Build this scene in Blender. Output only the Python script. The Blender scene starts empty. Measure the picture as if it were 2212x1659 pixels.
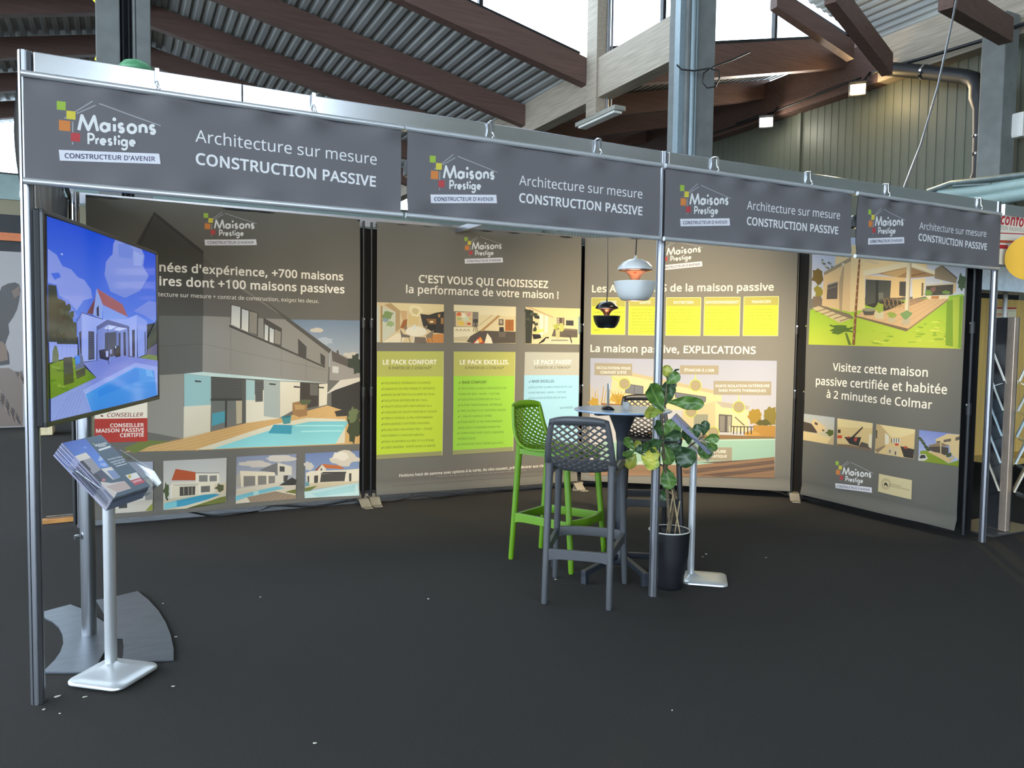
import bpy, math, os, random
from mathutils import Vector, Matrix
from mathutils.geometry import tessellate_polygon
V = Vector
scn = bpy.context.scene
COL = scn.collection
# ------------------------------------------------------------------ camera
FPX = 1662.0
CAM = V((0.30839, -3.45993, 1.43553))
cR = V((0.89186476, -0.45210881, 0.01322415)); cU = V((0.01267304, 0.05420439, 0.99844944)); cF = V((0.4521246, 0.89031427, -0.05407258))
cd = bpy.data.cameras.new('camera'); cam = bpy.data.objects.new('camera', cd); COL.objects.link(cam)
cam.matrix_world = Matrix(((cR.x, cU.x, -cF.x, CAM.x), (cR.y, cU.y, -cF.y, CAM.y), (cR.z, cU.z, -cF.z, CAM.z), (0, 0, 0, 1)))
cd.sensor_fit = 'HORIZONTAL'; cd.sensor_width = 36.0; cd.lens = 36.0 * FPX / 2212.0; cd.clip_start = 0.05; cd.clip_end = 300
scn.camera = cam
scn.view_settings.view_transform = 'Standard'; scn.view_settings.look = 'None'
scn.view_settings.gamma = 1.0; scn.view_settings.use_curve_mapping = False
scn.view_settings.exposure = 0.58
# ------------------------------------------------------------------ daylight
w = bpy.data.worlds.new('daylight'); scn.world = w; w.use_nodes = True
bg = w.node_tree.nodes['Background']; bg.inputs[0].default_value = (0.72, 0.86, 1.0, 1); bg.inputs[1].default_value = 6.0

def lamp(name, kind, loc, target, power, col, **k):
    l = bpy.data.lights.new(name, kind); l.energy = power; l.color = col
    for a, b in k.items(): setattr(l, a, b)
    o = bpy.data.objects.new(name, l); COL.objects.link(o); o.location = loc
    o.rotation_euler = (V(target) - V(loc)).to_track_quat('-Z', 'Y').to_euler()
    return o
WARM = (1.0, 0.80, 0.52)
# booth spotlights clipped to the back of the front fascia, aimed at the printed walls
SPOTS = [((0.85, 0.16, 2.22), (1.35, 3.0, 1.20), 115), ((1.60, 0.16, 2.22), (2.9, 3.0, 1.15), 165), ((3.35, 0.20, 2.22), (3.55, 3.0, 1.05), 110),
         ((4.10, 0.16, 2.22), (5.0, 2.5, 1.30), 640), ((4.75, 0.16, 2.22), (5.88, 0.95, 1.15), 90)]
for i, (l, t, p) in enumerate(SPOTS):
    lamp('spot_lamp_light', 'SPOT', l, t, p, WARM, spot_size=math.radians(82), spot_blend=0.9, shadow_soft_size=0.05)

# ------------------------------------------------------------------ colour + materials
def lin(c):
    c /= 255.0
    return c / 12.92 if c <= 0.04045 else ((c + 0.055) / 1.055) ** 2.4
def S(r, g=None, b=None):
    if g is None: g = b = r
    return (lin(r), lin(g), lin(b), 1.0)
def hx(h): return S(int(h[0:2], 16), int(h[2:4], 16), int(h[4:6], 16))
MATS = {}
def mk(name, col, rough=0.5, metal=0.0, var=0.12, scale=18.0, bump=0.0, bscale=60.0, stretch=None, spec=0.5, emit=None, estr=0.0, coat=0.0):
    """Principled material whose colour drifts with object-space noise."""
    m = bpy.data.materials.new(name); m.use_nodes = True; nt = m.node_tree; p = nt.nodes['Principled BSDF']
    tc = nt.nodes.new('ShaderNodeTexCoord'); mp = nt.nodes.new('ShaderNodeMapping')
    if stretch: mp.inputs['Scale'].default_value = stretch
    nt.links.new(tc.outputs['Object'], mp.inputs[0])
    n = nt.nodes.new('ShaderNodeTexNoise'); n.inputs['Scale'].default_value = scale; n.inputs['Detail'].default_value = 4
    nt.links.new(mp.outputs[0], n.inputs['Vector'])
    r = nt.nodes.new('ShaderNodeValToRGB'); c = col
    r.color_ramp.elements[0].position = 0.3; r.color_ramp.elements[1].position = 0.7
    r.color_ramp.elements[0].color = (c[0]*(1-var), c[1]*(1-var), c[2]*(1-var), 1)
    r.color_ramp.elements[1].color = (min(1, c[0]*(1+var)), min(1, c[1]*(1+var)), min(1, c[2]*(1+var)), 1)
    nt.links.new(n.outputs['Fac'], r.inputs[0]); nt.links.new(r.outputs[0], p.inputs['Base Color'])
    p.inputs['Roughness'].default_value = rough; p.inputs['Metallic'].default_value = metal
    p.inputs['Specular IOR Level'].default_value = spec; p.inputs['Coat Weight'].default_value = coat
    if bump:
        n2 = nt.nodes.new('ShaderNodeTexNoise'); n2.inputs['Scale'].default_value = bscale; n2.inputs['Detail'].default_value = 3
        nt.links.new(mp.outputs[0], n2.inputs['Vector'])
        b = nt.nodes.new('ShaderNodeBump'); b.inputs['Strength'].default_value = bump; b.inputs['Distance'].default_value = 0.01
        nt.links.new(n2.outputs['Fac'], b.inputs['Height']); nt.links.new(b.outputs[0], p.inputs['Normal'])
    if emit: p.inputs['Emission Color'].default_value = emit; p.inputs['Emission Strength'].default_value = estr
    MATS[name] = m
    return m
def mk_ink(name, rough=0.75, emit=0.0, spec=0.3, coat=0.0):
    """Printed surface: colour comes from the print itself (attribute 'ink')."""
    m = bpy.data.materials.new(name); m.use_nodes = True; nt = m.node_tree; p = nt.nodes['Principled BSDF']
    a = nt.nodes.new('ShaderNodeAttribute'); a.attribute_name = 'ink'
    p.inputs['Roughness'].default_value = rough; p.inputs['Specular IOR Level'].default_value = spec; p.inputs['Coat Weight'].default_value = coat
    if emit:
        p.inputs['Base Color'].default_value = (0.01, 0.01, 0.012, 1)
        nt.links.new(a.outputs['Color'], p.inputs['Emission Color']); p.inputs['Emission Strength'].default_value = emit
    else:
        tc = nt.nodes.new('ShaderNodeTexCoord'); n = nt.nodes.new('ShaderNodeTexNoise'); n.inputs['Scale'].default_value = 900
        nt.links.new(tc.outputs['Object'], n.inputs['Vector'])
        b = nt.nodes.new('ShaderNodeBump'); b.inputs['Strength'].default_value = 0.06; b.inputs['Distance'].default_value = 0.001
        nt.links.new(n.outputs['Fac'], b.inputs['Height']); nt.links.new(b.outputs[0], p.inputs['Normal'])
        nt.links.new(a.outputs['Color'], p.inputs['Base Color'])
    MATS[name] = m
    return m
INK = mk_ink('printed_textile'); SCREEN = mk_ink('lit_screen', 0.08, 0.62, 0.5); PAPER = mk_ink('printed_paper', 0.35, 0, 0.5)
ALU = mk('satin_aluminium', S(146, 147, 152), 0.34, 0.9, 0.06, 6, 0.02, 40, (40, 40, 0.6))
ALUB = mk('polished_aluminium', S(214, 217, 222), 0.2, 0.95, 0.05, 3, 0.015, 30, (0.5, 30, 30))
STEEL = mk('scratched_steel', S(118, 124, 132), 0.36, 0.75, 0.10, 9, 0.05, 30, (1, 3, 1))
TUBE = mk('steel_tube', S(150, 152, 156), 0.3, 0.9, 0.08, 8, 0.02, 60, (20, 20, 0.5))
SILVER = mk('silver_lacquer', S(196, 198, 200), 0.36, 0.55, 0.04, 5)
CHROME = mk('chrome', S(225, 226, 230), 0.12, 1.0, 0.04, 9)
BLACKM = mk('black_metal', S(20, 22, 25), 0.45, 0.2, 0.2, 12)
BLACKC = mk('black_cloth', S(11, 11, 13), 0.95, 0, 0.3, 4, 0.3, 7, (1, 1, 0.2))
FOOT = mk('grey_steel_foot', S(150, 144, 130), 0.42, 0.4, 0.1, 12)
PLAS = {k: mk(k + '_plastic', c, 0.42, 0, 0.04, 15, 0.03, 300) for k, c in (('green', S(90, 134, 12)), ('grey', S(66, 67, 70)), ('black', S(24, 25, 28)))}
DARKG = mk('anthracite_metal', S(38, 42, 50), 0.45, 0.1, 0.1, 14)
TABLEM = mk('pale_laminate', S(150, 174, 204), 0.22, 0, 0.03, 30)
CARPET = mk('dark_carpet', S(57, 55, 53), 1.0, 0, 0.22, 220, 0.5, 700, None, 0.1)
CONC = mk('concrete', S(112, 115, 113), 0.85, 0, 0.14, 5, 0.15, 40)
WOODB = mk('glulam_brown', S(94, 70, 61), 0.7, 0, 0.2, 3.0, 0.1, 20, (0.5, 6, 10))
WOODL = mk('glulam_pale', S(158, 146, 130), 0.7, 0, 0.22, 4.0, 0.12, 20, (8, 0.5, 12))
DECK = mk('galvanised_deck', S(156, 158, 155), 0.5, 0.05, 0.12, 3, 0, 10, (1, 0.3, 1))
WALLP = mk('grey_green_panel', S(90, 94, 82), 0.5, 0.1, 0.05, 1.2)
BEIGE = mk('beige_wall', S(150, 142, 118), 0.8, 0, 0.06, 1)
WHITE = mk('white_lacquer', S(228, 226, 220), 0.4, 0, 0.03, 8)
PIPEB = mk('black_pipe', S(22, 25, 30), 0.5, 0, 0.1, 6)
PIPEG = mk('pale_green_pipe', S(150, 172, 168), 0.4, 0.1, 0.08, 5)
COPPER = mk('copper', S(222, 150, 118), 0.28, 0.9, 0.05, 10)
LWHITE = mk('pearl_white_lacquer', S(206, 208, 206), 0.3, 0, 0.02, 10, spec=0.6)
LBLACK = mk('black_lacquer', S(14, 15, 18), 0.28, 0, 0.1, 10, spec=0.6)
POTM = mk('black_planter', S(16, 17, 22), 0.5, 0, 0.1, 10)
POTR = mk('pale_planter_rim', S(190, 188, 180), 0.5, 0, 0.1, 10)
SOIL = mk('soil', S(52, 40, 30), 1.0, 0, 0.4, 60, 0.6, 60)
BARK = mk('bark', S(96, 84, 66), 0.9, 0, 0.3, 40, 0.3, 60)
BAMB = mk('bamboo', S(160, 140, 104), 0.6, 0, 0.2, 30)
CABLE = mk('black_cable', S(14, 14, 16), 0.5, 0, 0.1, 10)
WOODY = mk('yellow_pine', S(206, 172, 98), 0.6, 0, 0.15, 3, 0, 20, (12, 12, 0.6))
def glass(name, col, rough=0.03, alpha=0.25):
    m = bpy.data.materials.new(name); m.use_nodes = True; nt = m.node_tree; nt.nodes.clear()
    o = nt.nodes.new('ShaderNodeOutputMaterial'); mx = nt.nodes.new('ShaderNodeMixShader'); t = nt.nodes.new('ShaderNodeBsdfTransparent'); g = nt.nodes.new('ShaderNodeBsdfGlossy')
    n = nt.nodes.new('ShaderNodeTexNoise'); n.inputs['Scale'].default_value = 3; lw = nt.nodes.new('ShaderNodeLayerWeight'); lw.inputs[0].default_value = 0.35
    ad = nt.nodes.new('ShaderNodeMath'); ad.operation = 'MULTIPLY_ADD'; ad.inputs[1].default_value = 0.22; ad.inputs[2].default_value = alpha * 0.3
    nt.links.new(lw.outputs['Fresnel'], ad.inputs[0]); nt.links.new(ad.outputs[0], mx.inputs[0])
    t.inputs[0].default_value = col; g.inputs['Roughness'].default_value = rough
    nt.links.new(t.outputs[0], mx.inputs[1]); nt.links.new(g.outputs[0], mx.inputs[2]); nt.links.new(mx.outputs[0], o.inputs[0])
    return m
ACRYL = glass('clear_acrylic', (0.93, 0.95, 0.96, 1)); PANE = glass('window_glass', (0.97, 0.99, 1.0, 1), 0.02, 0.1)

# ------------------------------------------------------------------ picture -> world rays (place things where they stand)
def ray(u, v): return cF * FPX + cR * (u - 1106.0) - cU * (v - 829.5)
def at_z(u, v, z=0.0):
    d = ray(u, v); return CAM + d * ((z - CAM.z) / d.z)
def at_x(u, v, x):
    d = ray(u, v); return CAM + d * ((x - CAM.x) / d.x)
def at_y(u, v, y):
    d = ray(u, v); return CAM + d * ((y - CAM.y) / d.y)
def at_d(u, v, dep): return CAM + ray(u, v) * (dep / FPX)
def at_pl(u, v, O, N):
    d = ray(u, v); return CAM + d * ((O - CAM).dot(N) / d.dot(N))

# ------------------------------------------------------------------ objects
def tag(o, label=None, cat=None, group=None, kind=None):
    if label: o['label'] = label
    if cat: o['category'] = cat
    if group: o['group'] = group
    if kind: o['kind'] = kind
    return o
def thing(name, loc, label, cat, group=None):
    o = bpy.data.objects.new(name, None); COL.objects.link(o); o.location = loc; o.empty_display_size = 0.05
    return tag(o, label, cat, group)
def root_loc(o):
    while o.parent: o = o.parent
    return V(o.location)
def dup(o, loc=None, label=None, rotz=None):
    def rec(x, par):
        c = x.copy(); COL.objects.link(c)
        if par: c.parent = par
        for ch in x.children: rec(ch, c)
        return c
    r = rec(o, None)
    if loc is not None: r.location = loc
    if rotz is not None: r.rotation_euler.z = rotz
    if label: r['label'] = label
    return r
class MB:
    def __init__(s): s.v = []; s.f = []; s.sm = []; s.mi = []; s.cur = 0
    def add(s, vs, fs, smooth=False):
        n = len(s.v); s.v += [V(a) for a in vs]
        for f in fs: s.f.append([n + i for i in f]); s.sm.append(smooth); s.mi.append(s.cur)
    def box(s, c, d, rz=0.0, M=None):
        c = V(c); x, y, z = d[0]/2, d[1]/2, d[2]/2
        R = M if M is not None else Matrix.Rotation(rz, 3, 'Z')
        s.add([c + R @ V((a*x, b*y, e*z)) for a, b, e in ((-1,-1,-1),(1,-1,-1),(1,1,-1),(-1,1,-1),(-1,-1,1),(1,-1,1),(1,1,1),(-1,1,1))],
              [(0,3,2,1),(4,5,6,7),(0,1,5,4),(1,2,6,5),(2,3,7,6),(3,0,4,7)])
        return s
    def bx(s, a, b):
        return s.box([(a[i]+b[i])/2 for i in range(3)], [abs(b[i]-a[i]) for i in range(3)])
    def bar(s, a, b, w, h, up=(0,0,1)):
        a, b = V(a), V(b); d = (b-a).normalized(); side = d.cross(V(up)).normalized(); u = side.cross(d)
        s.add([p + side*(i*w/2) + u*(j*h/2) for p in (a, b) for i, j in ((-1,-1),(1,-1),(1,1),(-1,1))],
              [(0,1,2,3),(7,6,5,4),(0,4,5,1),(1,5,6,2),(2,6,7,3),(3,7,4,0)])
        return s
    def tube(s, pts, r, n=10, cap=True, closed=False):
        pts = [V(p) for p in pts]; m = len(pts); rs = r if isinstance(r, (list, tuple)) else [r]*m
        up = None; vs = []
        for i in range(m):
            d = (pts[min(i+1, m-1)] - pts[max(i-1, 0)]).normalized() if not closed else (pts[(i+1) % m] - pts[i-1]).normalized()
            if up is None:
                up = V((0,0,1)) if abs(d.z) < 0.9 else V((0,1,0))
            a = d.cross(up).normalized(); up = a.cross(d).normalized()
            for k in range(n):
                t = 2*math.pi*k/n; vs.append(pts[i] + (a*math.cos(t) + up*math.sin(t))*rs[i])
        fs = []
        for i in range(m if closed else m-1):
            j = (i+1) % m
            for k in range(n): fs.append((i*n+k, i*n+(k+1) % n, j*n+(k+1) % n, j*n+k))
        s.add(vs, fs, True)
        if cap and not closed:
            s.add(vs[:n], [tuple(range(n-1, -1, -1))]); s.add(vs[-n:], [tuple(range(n))])
        return s
    def lathe(s, prof, c=(0,0,0), n=32, smooth=True):
        c = V(c); m = len(prof); vs = []
        for r, z in prof:
            for k in range(n): t = 2*math.pi*k/n; vs.append(c + V((r*math.cos(t), r*math.sin(t), z)))
        fs = [(i*n+k, i*n+(k+1) % n, (i+1)*n+(k+1) % n, (i+1)*n+k) for i in range(m-1) for k in range(n)]
        s.add(vs, fs, smooth)
        return s
    def prism(s, poly, z0, z1, M=None, smooth=False):
        """poly in xy, extruded along z (M maps to world)."""
        f = (lambda p: M @ V(p)) if M is not None else V
        n = len(poly); lo = [f((x, y, z0)) for x, y in poly]; hi = [f((x, y, z1)) for x, y in poly]
        t = [tuple(reversed(q)) for q in tessellate_polygon([[V((x, y, 0)) for x, y in poly]])]
        area = sum(poly[i][0]*poly[(i+1) % n][1] - poly[(i+1) % n][0]*poly[i][1] for i in range(n))
        def ori(q):
            a, b, c = (poly[i] for i in q); k = (b[0]-a[0])*(c[1]-a[1]) - (c[0]-a[0])*(b[1]-a[1])
            return q if k > 0 else (q[0], q[2], q[1])
        t = [ori(q) for q in t]
        s.add(hi, t); s.add(lo, [(a, c, b) for a, b, c in t])
        w_ = [(i, (i+1) % n, n+(i+1) % n, n+i) for i in range(n)]
        if area < 0: w_ = [tuple(reversed(q)) for q in w_]
        s.add(lo+hi, w_, smooth)
        return s
    def grid(s, fn, nu, nv, smooth=True):
        vs = [fn(i/nu, j/nv) for j in range(nv+1) for i in range(nu+1)]
        s.add(vs, [(j*(nu+1)+i, j*(nu+1)+i+1, (j+1)*(nu+1)+i+1, (j+1)*(nu+1)+i) for j in range(nv) for i in range(nu)], smooth)
        return s
    def build(s, name, mat, parent=None, loc=None, bevel=0.0, seg=2, sub=0):
        o0 = root_loc(parent) if parent else V(loc or (0,0,0))
        me = bpy.data.meshes.new(name); me.from_pydata([tuple(v - o0) for v in s.v], [], s.f)
        me.polygons.foreach_set('use_smooth', s.sm)
        for m in (mat if isinstance(mat, (list, tuple)) else [mat]): me.materials.append(m)
        if any(s.mi): me.polygons.foreach_set('material_index', s.mi)
        me.update()
        o = bpy.data.objects.new(name, me); COL.objects.link(o)
        if parent: o.parent = parent
        else: o.location = o0
        if bevel:
            b = o.modifiers.new('bevel', 'BEVEL'); b.width = bevel; b.segments = seg; b.limit_method = 'ANGLE'; b.angle_limit = math.radians(40)
        if sub:
            b = o.modifiers.new('sub', 'SUBSURF'); b.levels = sub; b.render_levels = sub
        return o
# ------------------------------------------------------------------ lettering
fd = os.path.join(bpy.utils.resource_path('LOCAL'), 'datafiles', 'fonts')
FONT = None
for fn in ('NotoSansHebrew-Regular.woff2', 'Noto Sans Khmer.woff2', 'Inter.woff2'):
    try: FONT = bpy.data.fonts.load(os.path.join(fd, fn)); break
    except Exception: pass
TCACHE = {}
def text_tris(body, bold=0.0, res=3, shear=0.0, sp=None):
    k = (body, bold, res, shear, sp)
    if k in TCACHE: return TCACHE[k]
    c = bpy.data.curves.new('t', 'FONT'); c.body = body; c.size = 1.0; c.resolution_u = res; c.offset = bold; c.shear = shear
    if bold or sp: c.space_character = 1.0 + (sp or bold)*2.2
    if FONT: c.font = FONT
    o = bpy.data.objects.new('t', c); COL.objects.link(o); bpy.context.view_layer.update()
    me = o.to_mesh(); me.calc_loop_triangles()
    vs = [(v.co.x, v.co.y) for v in me.vertices]; tr = [tuple(t.vertices) for t in me.loop_triangles]
    o.to_mesh_clear(); bpy.data.objects.remove(o); bpy.data.curves.remove(c)
    x0 = min(v[0] for v in vs); x1 = max(v[0] for v in vs)
    TCACHE[k] = ([(x - x0, y) for x, y in vs], tr, x1 - x0)
    return TCACHE[k]

def arc(cx, cy, r, a0, a1, n=14, ry=None):
    ry = r if ry is None else ry
    return [(cx + r*math.cos(math.radians(a0+(a1-a0)*i/n)), cy + ry*math.sin(math.radians(a0+(a1-a0)*i/n))) for i in range(n+1)]
# round geometric lettering of the house-builder's logo: centre-line strokes, cap height 1, x-height 0.6
GL = {'M': (1.34, [[(.1, .05), (.3, .93), (.67, .1), (1.04, .93), (1.24, .05)]]),
      'a': (.78, [arc(.33, .3, .23, 0, 360, 20), [(.6, .57), (.6, .08)]]),
      'i': (.3, [[(.15, .52), (.15, .08)], [(.15, .82), (.151, .82)]]),
      's': (.56, [arc(.27, .43, .13, 40, 270, 10) + arc(.28, .19, .125, 90, -150, 12)]),
      'o': (.76, [arc(.38, .3, .245, 0, 360, 22)]),
      'n': (.66, [[(.13, .55), (.13, .08)], [(.13, .3)] + arc(.33, .34, .2, 180, 0, 12) + [(.53, .08)]]),
      'P': (.72, [[(.14, .05), (.14, .93), (.38, .93)] + arc(.38, .68, .25, 90, -90, 12) + [(.14, .43)]]),
      'r': (.4, [[(.13, .55), (.13, .08)], arc(.31, .34, .18, 180, 75, 8)]),
      'e': (.72, [[(.14, .3), (.57, .3)] + arc(.35, .3, .225, 0, 310, 18)]),
      't': (.38, [[(.17, .85), (.17, .08)], [(.04, .55), (.33, .55)]]),
      'g': (.76, [arc(.33, .3, .23, 0, 360, 20), [(.6, .57), (.6, -.03)] + arc(.34, -.03, .26, 0, -145, 10)])}
def logo_word(word, th=.19):
    x = 0; polys = []
    for ch in word:
        w_, st = GL[ch]
        for pl in st:
            h = th/2 * (1.25 if ch == 'i' and len(pl) == 2 and abs(pl[0][0]-pl[1][0]) < .01 and abs(pl[0][1]-pl[1][1]) < .01 else 1)
            for i in range(len(pl)-1):
                a, b = pl[i], pl[i+1]; dx, dy = b[0]-a[0], b[1]-a[1]; L = math.hypot(dx, dy) or 1; nx, ny = -dy/L*h, dx/L*h
                if L > .003: polys.append([(x+a[0]+nx, a[1]+ny), (x+a[0]-nx, a[1]-ny), (x+b[0]-nx, b[1]-ny), (x+b[0]+nx, b[1]+ny)])
            for p in (pl[1:-1] if len(pl) > 2 else []):
                polys.append([(x+p[0]+h*math.cos(k*math.pi/4), p[1]+h*math.sin(k*math.pi/4)) for k in range(8)])
            if ch == 'i' and len(pl) == 2 and abs(pl[0][1]-pl[1][1]) < .01:
                polys.append([(x+pl[0][0]+h*math.cos(k*math.pi/6), pl[0][1]+h*math.sin(k*math.pi/6)) for k in range(12)])
        x += w_
    return polys, x

def clip(poly, ax, val, keep_hi):
    out = []; n = len(poly)
    for i in range(n):
        a, b = poly[i], poly[(i+1) % n]; da, db = a[ax]-val, b[ax]-val
        if not keep_hi: da, db = -da, -db
        if da >= 0: out.append(a)
        if (da > 0 and db < 0) or (da < 0 and db > 0):
            t = da/(da-db); out.append((a[0]+(b[0]-a[0])*t, a[1]+(b[1]-a[1])*t))
    return out

def clip_d(poly, g, c, sg):
    """half of a grid cell on one side of its diagonal"""
    out = []; n = len(poly); D = [((p[0]+p[1])/g - c)*sg for p in poly]
    for i in range(n):
        a, b, da, db = poly[i], poly[(i+1) % n], D[i], D[(i+1) % n]
        if da >= -1e-9: out.append(a)
        if (da > 1e-9 and db < -1e-9) or (da < -1e-9 and db > 1e-9):
            t = da/(da-db); out.append((a[0]+(b[0]-a[0])*t, a[1]+(b[1]-a[1])*t))
    if all(abs(d) < 1e-7 for d in D): return []
    if max(D) <= 1e-9: return []
    return out

class Print:
    """A printed sheet: flat colour shapes and lettering laid on one (gently rippled) sheet of a real place and size."""
    def __init__(s, O, X, Y, fold=None, g=0.04, step=0.000008, k=1.0):
        s.k = k; s.win = None
        s.O = V(O); s.X = V(X).normalized(); s.Y = V(Y).normalized(); s.N = s.X.cross(s.Y).normalized()
        if (CAM - s.O).dot(s.N) < 0: s.N = -s.N
        s.fold = fold; s.g = g; s.step = step; s.off = 0.0
        s.P = []; s.Fc = []; s.C = []; s.fr = None
    def frame(s, x0, y0, k): s.fr = (x0, y0, k); return s
    def loc(s, u, v):
        if s.fr: u, v = s.fr[0] + u/s.fr[2], s.fr[1] + v/s.fr[2]
        p = at_pl(u, v, s.O, s.N) - s.O
        return (p.dot(s.X), p.dot(s.Y))
    def c(s, h): a = hx(h); return (a[0]*s.k, a[1]*s.k, a[2]*s.k, 1.0)
    def put(s, poly, col):
        n = len(s.P)
        for p in poly: s.P.append((p[0], p[1], s.off)); s.C.append(col(p[0], p[1]) if callable(col) else col)
        s.Fc.append(tuple(range(n, n+len(poly))))
    def cell(s, poly, col):
        if s.win and not (all(0 <= p[0] <= s.win[0] and 0 <= p[1] <= s.win[1] for p in poly)):
            for ax, val, hi in ((0, 0, True), (0, s.win[0], False), (1, 0, True), (1, s.win[1], False)):
                if len(poly) >= 3: poly = clip(poly, ax, val, hi)
            if len(poly) < 3: return
        if not s.fold: s.put(poly, col); return
        g = s.g
        i0, i1 = math.floor(min(p[0] for p in poly)/g), math.floor(max(p[0] for p in poly)/g - 1e-9)
        for i in range(i0, max(i0, i1)+1):
            q = poly
            if i1 > i0: q = clip(clip(poly, 0, i*g, True), 0, (i+1)*g, False)
            if len(q) < 3: continue
            j0, j1 = math.floor(min(p[1] for p in q)/g), math.floor(max(p[1] for p in q)/g - 1e-9)
            for j in range(j0, max(j0, j1)+1):
                r = q
                if j1 > j0: r = clip(clip(q, 1, j*g, True), 1, (j+1)*g, False)
                if len(r) < 3: continue
                for sg in (1, -1):
                    z = clip_d(r, g, i+j+1, sg)
                    if len(z) >= 3: s.put(z, col)
    def st(s, pts, col):
        """polygon in sheet metres"""
        s.off += s.step if s.P else 0
        n = len(pts); ar = sum(pts[i][0]*pts[(i+1) % n][1]-pts[(i+1) % n][0]*pts[i][1] for i in range(n))
        if n == 4 or n == 3:
            conv = all(((pts[(i+1) % n][0]-pts[i][0])*(pts[(i+2) % n][1]-pts[(i+1) % n][1])-(pts[(i+1) % n][1]-pts[i][1])*(pts[(i+2) % n][0]-pts[(i+1) % n][0]))*ar > 0 for i in range(n))
        else: conv = False
        if conv: s.cell(pts, col); return
        for t in tessellate_polygon([[V((a, b, 0)) for a, b in pts]]): s.cell([pts[i] for i in t], col)
    def rect(s, a, b, col): s.st([(a[0], a[1]), (b[0], a[1]), (b[0], b[1]), (a[0], b[1])], col)
    def p(s, col, *xy):
        """polygon in picture/crop pixels; col hex or (hex top, hex bottom) for a printed gradient"""
        pts = [s.loc(xy[i], xy[i+1]) for i in range(0, len(xy), 2)]
        if isinstance(col, tuple):
            t0 = max(q[1] for q in pts); t1 = min(q[1] for q in pts); A, B = s.c(col[0]), s.c(col[1])
            c = lambda a, b: tuple(A[i] + (B[i]-A[i])*min(1, max(0, (t0-b)/(t0-t1))) for i in range(4))
        else: c = s.c(col)
        s.st(pts, c)
    def ln(s, col, w_, *xy):
        pts = [s.loc(xy[i], xy[i+1]) for i in range(0, len(xy), 2)]
        for a, b in zip(pts, pts[1:]):
            dx, dy = b[0]-a[0], b[1]-a[1]; L = math.hypot(dx, dy) or 1e-6; nx, ny = -dy/L*w_/2, dx/L*w_/2
            s.st([(a[0]+nx, a[1]+ny), (a[0]-nx, a[1]-ny), (b[0]-nx, b[1]-ny), (b[0]+nx, b[1]+ny)], s.c(col))
    def disc(s, col, x, y, rx, ry=None, n=20):
        ry = ry or rx
        s.p(col, *[c for k in range(n) for c in (x+rx*math.cos(2*math.pi*k/n), y+ry*math.sin(2*math.pi*k/n))])
    def t(s, body, x0, y0, x1, y1, col='f2efe6', bold=0.0, res=2, shear=0.0):
        """one line of lettering from baseline start to baseline end (pixels)"""
        heavy = bold >= .009 and 'M' in body
        vs, tr, wd = text_tris(body, 0.0 if (heavy or bold < .009) else bold, res, shear, bold if heavy else None)
        a, b = s.loc(x0, y0), s.loc(x1, y1); ux, uy = (b[0]-a[0])/wd, (b[1]-a[1])/wd
        L = math.hypot(ux, uy); c = s.c(col); s.off += s.step
        q = [(a[0]+x*ux-y*uy*0.0, a[1]+x*uy+y*L) for x, y in vs]
        if (b[0]-a[0]) == 0: return
        r_ = bold*L
        for m_ in (range(8) if heavy else (0,)):
            dx, dy = (r_*math.cos(m_*math.pi/4), r_*math.sin(m_*math.pi/4)) if heavy else (0, 0)
            for i, j, k in tr: s.cell([(q[n][0]+dx, q[n][1]+dy) for n in (i, j, k)], c)
            s.off += 0.000006
    def blob(s, col, x, y, rx, ry, n=14, seed=0, jag=.25):
        rd = random.Random(seed); pts = []
        for k in range(n):
            r = 1 + rd.uniform(-jag, jag); pts += [x+rx*r*math.cos(2*math.pi*k/n), y+ry*r*math.sin(2*math.pi*k/n)]
        s.p(col, *pts)
    def logo(s, xl, yb, xr, yr):
        """logo whose white strip runs (bottom-left) -> (bottom-right) in pixels"""
        a, b = s.loc(xl, yb), s.loc(xr, yr); k = math.hypot(b[0]-a[0], b[1]-a[1]) / LOGO_W
        dx, dy = (b[0]-a[0])/LOGO_W, (b[1]-a[1])/LOGO_W
        f = lambda q: (a[0]+q[0]*dx, a[1]+q[0]*dy+q[1]*k)
        o_ = s.off
        for n_, (col, pts, th) in enumerate(LOGO):
            s.off = o_ + 0.000004*n_ + (0.00002 if th else 0.0)
            s.st([f(q) for q in pts], s.c(col))
        s.off = o_ + 0.0000045*len(LOGO)
    def mesh(s, name, mat, parent, back=None):
        f0 = s.fold or (lambda a, b: 0.0)
        g = s.g; cache = {}
        def fg(i, j):
            if (i, j) not in cache: cache[(i, j)] = f0(i*g, j*g)
            return cache[(i, j)]
        def f(a, b):
            if not s.fold: return 0.0
            x, y = a/g, b/g; i, j = math.floor(x), math.floor(y); x -= i; y -= j
            if x+y <= 1: return fg(i, j) + (fg(i+1, j)-fg(i, j))*x + (fg(i, j+1)-fg(i, j))*y
            return fg(i+1, j+1) + (fg(i, j+1)-fg(i+1, j+1))*(1-x) + (fg(i+1, j)-fg(i+1, j+1))*(1-y)
        o0 = root_loc(parent); vs = []; ns = []; e = 0.01
        for a, b, o in s.P:
            vs.append(s.O + s.X*a + s.Y*b + s.N*(f(a, b)+o) - o0)
            if s.fold:
                ga = (f0(a+e, b)-f0(a-e, b))/(2*e); gb = (f0(a, b+e)-f0(a, b-e))/(2*e)
                ns.append((s.N - s.X*ga - s.Y*gb).normalized())
            else: ns.append(s.N)
        nf = len(s.Fc); faces = list(s.Fc); C = list(s.C)
        flip = s.X.cross(s.Y).dot(s.N) < 0
        out = []
        for q in faces:
            a, b, c = vs[q[0]], vs[q[1]], vs[q[2]]
            out.append(q if (b-a).cross(c-b).dot(s.N) >= 0 else tuple(reversed(q)))
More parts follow.
